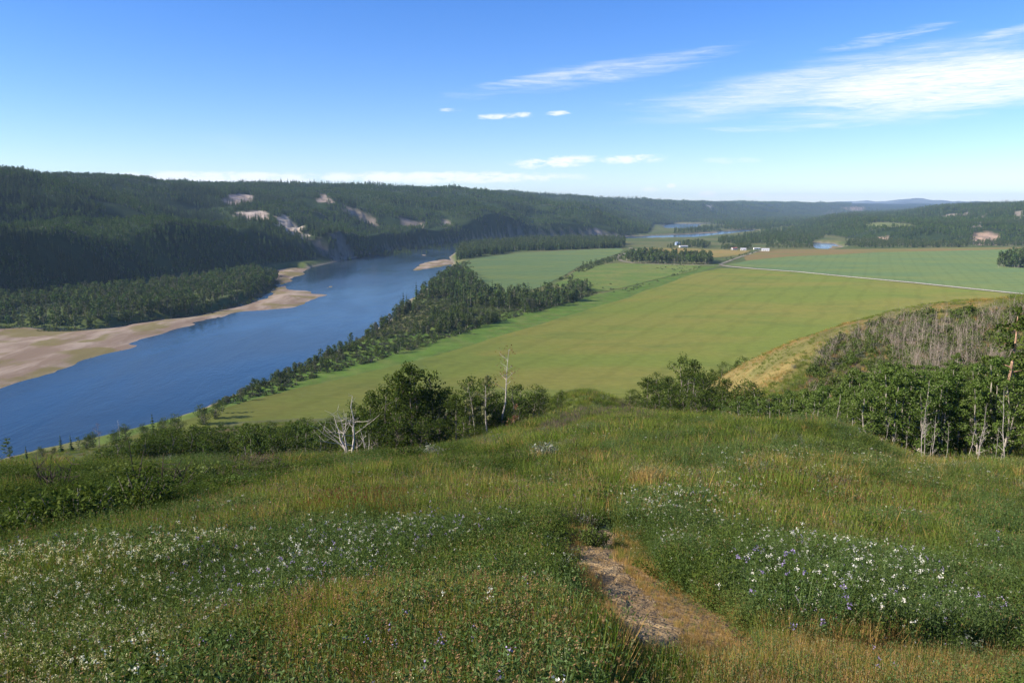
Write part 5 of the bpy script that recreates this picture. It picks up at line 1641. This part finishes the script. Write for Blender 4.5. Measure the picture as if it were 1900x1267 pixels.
def meadow():
    N = 120000
    r = np.exp(R6.uniform(math.log(2.3), math.log(128), N)); a = R6.uniform(math.radians(-43), math.radians(43), N)
    x, y = np.sin(a) * r, np.cos(a) * r
    # more on the far slopes
    n2 = 9000
    r2 = R6.uniform(90, 176, n2); a2 = R6.uniform(math.radians(12), math.radians(46), n2)
    n3 = 8000
    r3 = R6.uniform(70, 300, n3); a3 = R6.uniform(math.radians(-46), math.radians(-8), n3)
    n4 = 5000
    r4 = R6.uniform(70, 200, n4); a4 = R6.uniform(math.radians(-8), math.radians(14), n4)
    x = np.concatenate([x, np.sin(a2) * r2, np.sin(a3) * r3, np.sin(a4) * r4]); y = np.concatenate([y, np.cos(a2) * r2, np.cos(a3) * r3, np.cos(a4) * r4]); r = np.concatenate([r, r2, r3, r4])
    z = H(x, y)
    ok = (z > 1.0)
    x, y, z, r = x[ok], y[ok], z[ok], r[ok]
    n = len(x); K = len(KINDS)
    W = np.zeros((n, K))
    A = fbm(x, y, 2.2, 3, 201); B = fbm(x, y, 6.0, 3, 202); C = fbm(x, y, 1.1, 2, 203); D = fbm(x, y, 14, 3, 204); E = fbm(x, y, 3.5, 3, 205)
    pos = lambda v: np.clip(v, 0, None)
    W[:, 0] = 1.7 + pos(A) * 1.4; W[:, 1] = .1 + pos(.1 + B) * .7; rnd = R6.normal(0, .35, n)
    W[:, 2] = .12 + pos(-A + rnd * .5) * .5; W[:, 6] = .5 + pos(C + .5 * E + rnd) * 1.5; W[:, 12] = .3 + pos(-E - .1 + rnd) * 1.6
    W[:, 3] = pos(B - .3) * .22 + .012; W[:, 4] = pos(C - .1) * .06 + .012; W[:, 5] = .015; W[:, 7] = pos(D - .2) * .4 + .03; W[:, 8] = .05 + pos(-D) * .12
    W[:, 9] = .14 + pos(E - .2 + rnd) * .9; W[:, 10] = .05 + pos(A - .4 + rnd) * .4; W[:, 11] = .05 + pos(-B - .35) * 2.4
    far = r > 55
    W[far, 0] += 2.2; W[far, 3:6] *= .1; W[(r > 25) & ~far, 3:6] *= .45; W[far, 6] += .2; W[far, 11] *= .4; W[far, 12] *= .4
    rr_ = np.clip(r / 8, .3, 3)
    def zone(name, **w):
        m = inside(x + (A * .25 + E * .2) * rr_, y + (C * .35 + D * .6) * rr_, Z_[name])
        for k, v in w.items():
            W[m, int(k[1:])] += v
        return m
    zone('clover', k5=2.6, k3=.7, k6=1.0, k0=1.6); zone('alf1', k3=.9, k4=.5, k12=1.8, k0=.9); zone('alf2', k3=1.0, k4=.4, k12=2.4, k0=.5); zone('alf3', k3=.7, k12=1.3, k5=.25, k0=1.2); zone('pale', k3=.2, k5=.3, k8=.8, k10=.5, k0=1.5)
    m = zone('dry', k2=4.5, k8=.5); W[m, 3:6] *= .3; W[m, 11] = 0; W[m, 6] *= .3; W[m, 12] *= .3
    m = zone('dry2', k2=1.9, k0=2.4, k1=.8, k7=.4); W[m, 11] = 0; W[m, 6] *= .3; W[m, 12] *= .4
    m = zone('lush', k1=3, k0=3); W[m, 6] *= .4
    m = zone('lush2', k1=12); W[m, 3:6] *= .1
    zone('red1', k7=6.0); zone('red2', k7=8); zone('red3', k7=2.2)
    zone('twig1', k9=9); zone('twig2', k9=7); zone('twig3', k9=5); zone('mound', k6=2.0, k11=.4, k0=1.2)
    m = zone('scrub', k11=3.5, k6=2.0, k9=.5); W[m, 2] *= .3
    m = zone('scrub2', k11=2.0, k6=1.0)
    kd = inside(x, y, KNOLL_DRY); W[kd] = 0; W[kd, 0] = 1.6; W[kd, 6] = .5; kdd = kd & (fbm(x, y, 26, 4, 63) + .5 * fbm(x, y, 7, 4, 62) > .1); W[kdd, 2] = 3.0; W[kdd, 8] = .4
    kn = inside(x, y, KN); W[kn] = 0; W[kn, 9] = .6; W[kn, 0] = .8; W[kn, 2] = .5; W[kn, 10] = .3
    W /= W.sum(1)[:, None]
    idx = (np.cumsum(W, 1) > R6.uniform(size=n)[:, None]).argmax(1)
    pth = np.zeros(n, bool); pq_ = r < 14; pth[pq_] = seg_dist(x[pq_], y[pq_], Z_['path']) < .5
    idx = np.where(pth & (R6.uniform(size=n) < .65), 2, idx)
    onpath = inside(x, y, Z_['path'])
    keep = ~(onpath & (R6.uniform(size=n) < .95))
    nearp = np.zeros(n, bool); q = r < 14
    nearp[q] = seg_dist(x[q], y[q], Z_['path']) < .6
    sc = R6.uniform(.62, 1.2, n) * (1 + .42 * B + .2 * A)
    sc = np.clip(sc, .4, 2.0) * np.where(np.isin(idx, (11, 12, 3, 4)), 1.25 - .4 * np.clip(E + B, -.6, .8), 1.0)
    sc = np.where(inside(x, y, Z_['dry']) & (r < 10), sc * .62, sc)
    wide = np.clip((r / 10.0) ** .55, .85, 3.4); tall = np.clip((r / 10.0) ** .12, .88, 1.3)
    sc = np.where(nearp | onpath, sc * .42, sc); 
    tf = inside(x, y, Z_['tuft']); idx = np.where(tf, 8, idx)
    sc = np.where(kd, sc * .6, sc)
    x, y, z, idx, sc = x[keep], y[keep], z[keep], idx[keep], np.column_stack([sc * wide, sc * wide, sc * tall])[keep]
    g = np.column_stack([x, y, z - .02])
    rz = R6.uniform(0, 6.28, len(x))
    for nm, ks, lb in (('meadow_grass', (0, 1), 'green meadow grass'), ('dry_grass', (2, 8), 'dry orange and straw coloured grass with seed heads'), ('alfalfa_flowers', (3, 4, 12), 'alfalfa with white and violet flower heads'),
                       ('clover_flowers', (5,), 'cream flowered sweet clover'), ('meadow_herbs', (6, 10, 11), 'leafy herbs and low shrubs of the meadow'), ('rust_weeds', (7,), 'rust brown seed stalks in the meadow'),
                       ('withered_stems', (9,), 'purple-brown withered stems on the ridge and shoulder')):
        m = np.isin(idx, ks)
        loc = np.searchsorted(np.array(ks), idx[m])
        scatter(nm, [KINDS[k] for k in ks], g[m], rz[m], sc[m], loc, lb, .08)
    print('meadow', len(x))
meadow()

# leafy weed clumps that lump the meadow
def weeds():
    kinds = [herb(540, 46, .30, .60, .36, M_HERB, .030, 46), herb(541, 46, .26, .52, .38, M_ALFALFA, .026, 52, M_WHITE, 7, .0075, 5), herb(542, 42, .28, .56, .36, M_BUSH, .036, 46),
             herb(543, 40, .24, .46, .34, M_SILVER, .026, 34), herb(544, 44, .30, .58, .36, M_ASPEN, .030, 46)]
    n = 1900
    r = np.exp(R6.uniform(math.log(4.2), math.log(95), n)); a = R6.uniform(math.radians(-42), math.radians(42), n)
    x, y = np.sin(a) * r, np.cos(a) * r
    z = H(x, y)
    ok = (z > 2) & ~inside(x, y, Z_['path']) & ~inside(x, y, Z_['dry']) & ~inside(x, y, Z_['dry2']) & ~inside(x, y, Z_['lush2']) & ~inside(x, y, KNOLL_DRY) & (fbm(x, y, 7, 2, 211) > -.45)
    near = r < 14
    ok[near] &= seg_dist(x[near], y[near], Z_['path']) > .55
    x, y, z, r = x[ok], y[ok], z[ok], r[ok]
    s = R6.uniform(.55, 1.25, len(x)) * np.clip((r / 14) ** .25, .75, 1.6)
    scatter('weed_clumps', kinds, np.column_stack([x, y, z - .03]), R6.uniform(0, 6.28, len(x)), np.column_stack([s * 1.15, s * 1.15, s]), R6.choice([0, 0, 0, 1, 1, 2, 2, 3, 4, 4], len(x)), 'rounded clumps of leafy weeds among the meadow grass', .05)
weeds()

# taller flowering clumps that can be told apart
FL = [[('foliage', herb(530 + i, 40, .40, .66, .34, M_ALFALFA, .023, 54, M_WHITE if i != 1 else M_VIOLET, 15, .012, 7))] for i in range(3)]
spots = [(1420, 1150, 'flowering alfalfa clump at the left of the big patch right of the path', 0), (1475, 1185, 'violet flowered alfalfa clump at the front of the big patch', 1), (1545, 1130, 'tallest white flowered alfalfa clump in the big patch', 2),
         (1640, 1150, 'white flowered alfalfa clump at the right of the big patch', 0), (1500, 1085, 'white flowered alfalfa clump at the back of the big patch', 2), (1590, 1195, 'flowering alfalfa clump at the front right of the big patch', 0),
         (590, 1120, 'flowering alfalfa clump in the middle of the left flower band', 2), (500, 1170, 'violet flowered alfalfa clump in the left flower band', 1), (690, 1075, 'white flowered alfalfa clump at the right of the left flower band', 0),
         (110, 1190, 'white flowered clump in the sweet clover at the lower left', 2), (1220, 985, 'white flowered alfalfa clump right of the shaded path bend', 0), (1300, 970, 'white flowered alfalfa clump above the path at right', 2)]
for (px, py, lb, k), (x, y, z, mpp) in zip(spots, where([(s_[0], s_[1]) for s_ in spots])):
    plant('flowering_plant', FL[k], lb, 'plant', (x, y, z - .02), R6.uniform(0, 6.28), R6.uniform(.95, 1.2))

# stones on the path
def stone(seed):
    R = np.random.default_rng(seed); bm = bmesh.new(); bmesh.ops.create_icosphere(bm, subdivisions=1, radius=1.0)
    for v in bm.verts: v.co = Vector((v.co.x * 1.2, v.co.y, v.co.z * .6)) * R.uniform(.75, 1.15)
    me = bpy.data.meshes.new('pebble'); bm.to_mesh(me); bm.free(); me.materials.append(M_STONE); return me
M_STONE = plain('pebble_stone', (.25, .195, .125), .9, .2, 2.0, obj_var=.35)
st = [stone(600 + i) for i in range(3)]
pq = np.concatenate([poly_points(PATH_A, .10, R6), poly_points(PATH_B, .12, R6)])
scatter('path_pebbles', st, np.column_stack([pq, H(pq[:, 0], pq[:, 1]) + .035]), R6.uniform(0, 6.28, len(pq)), np.abs(R6.normal(0, .0045, len(pq))) + .002, R6.integers(0, 3, len(pq)), 'small pebbles scattered on the bare path')
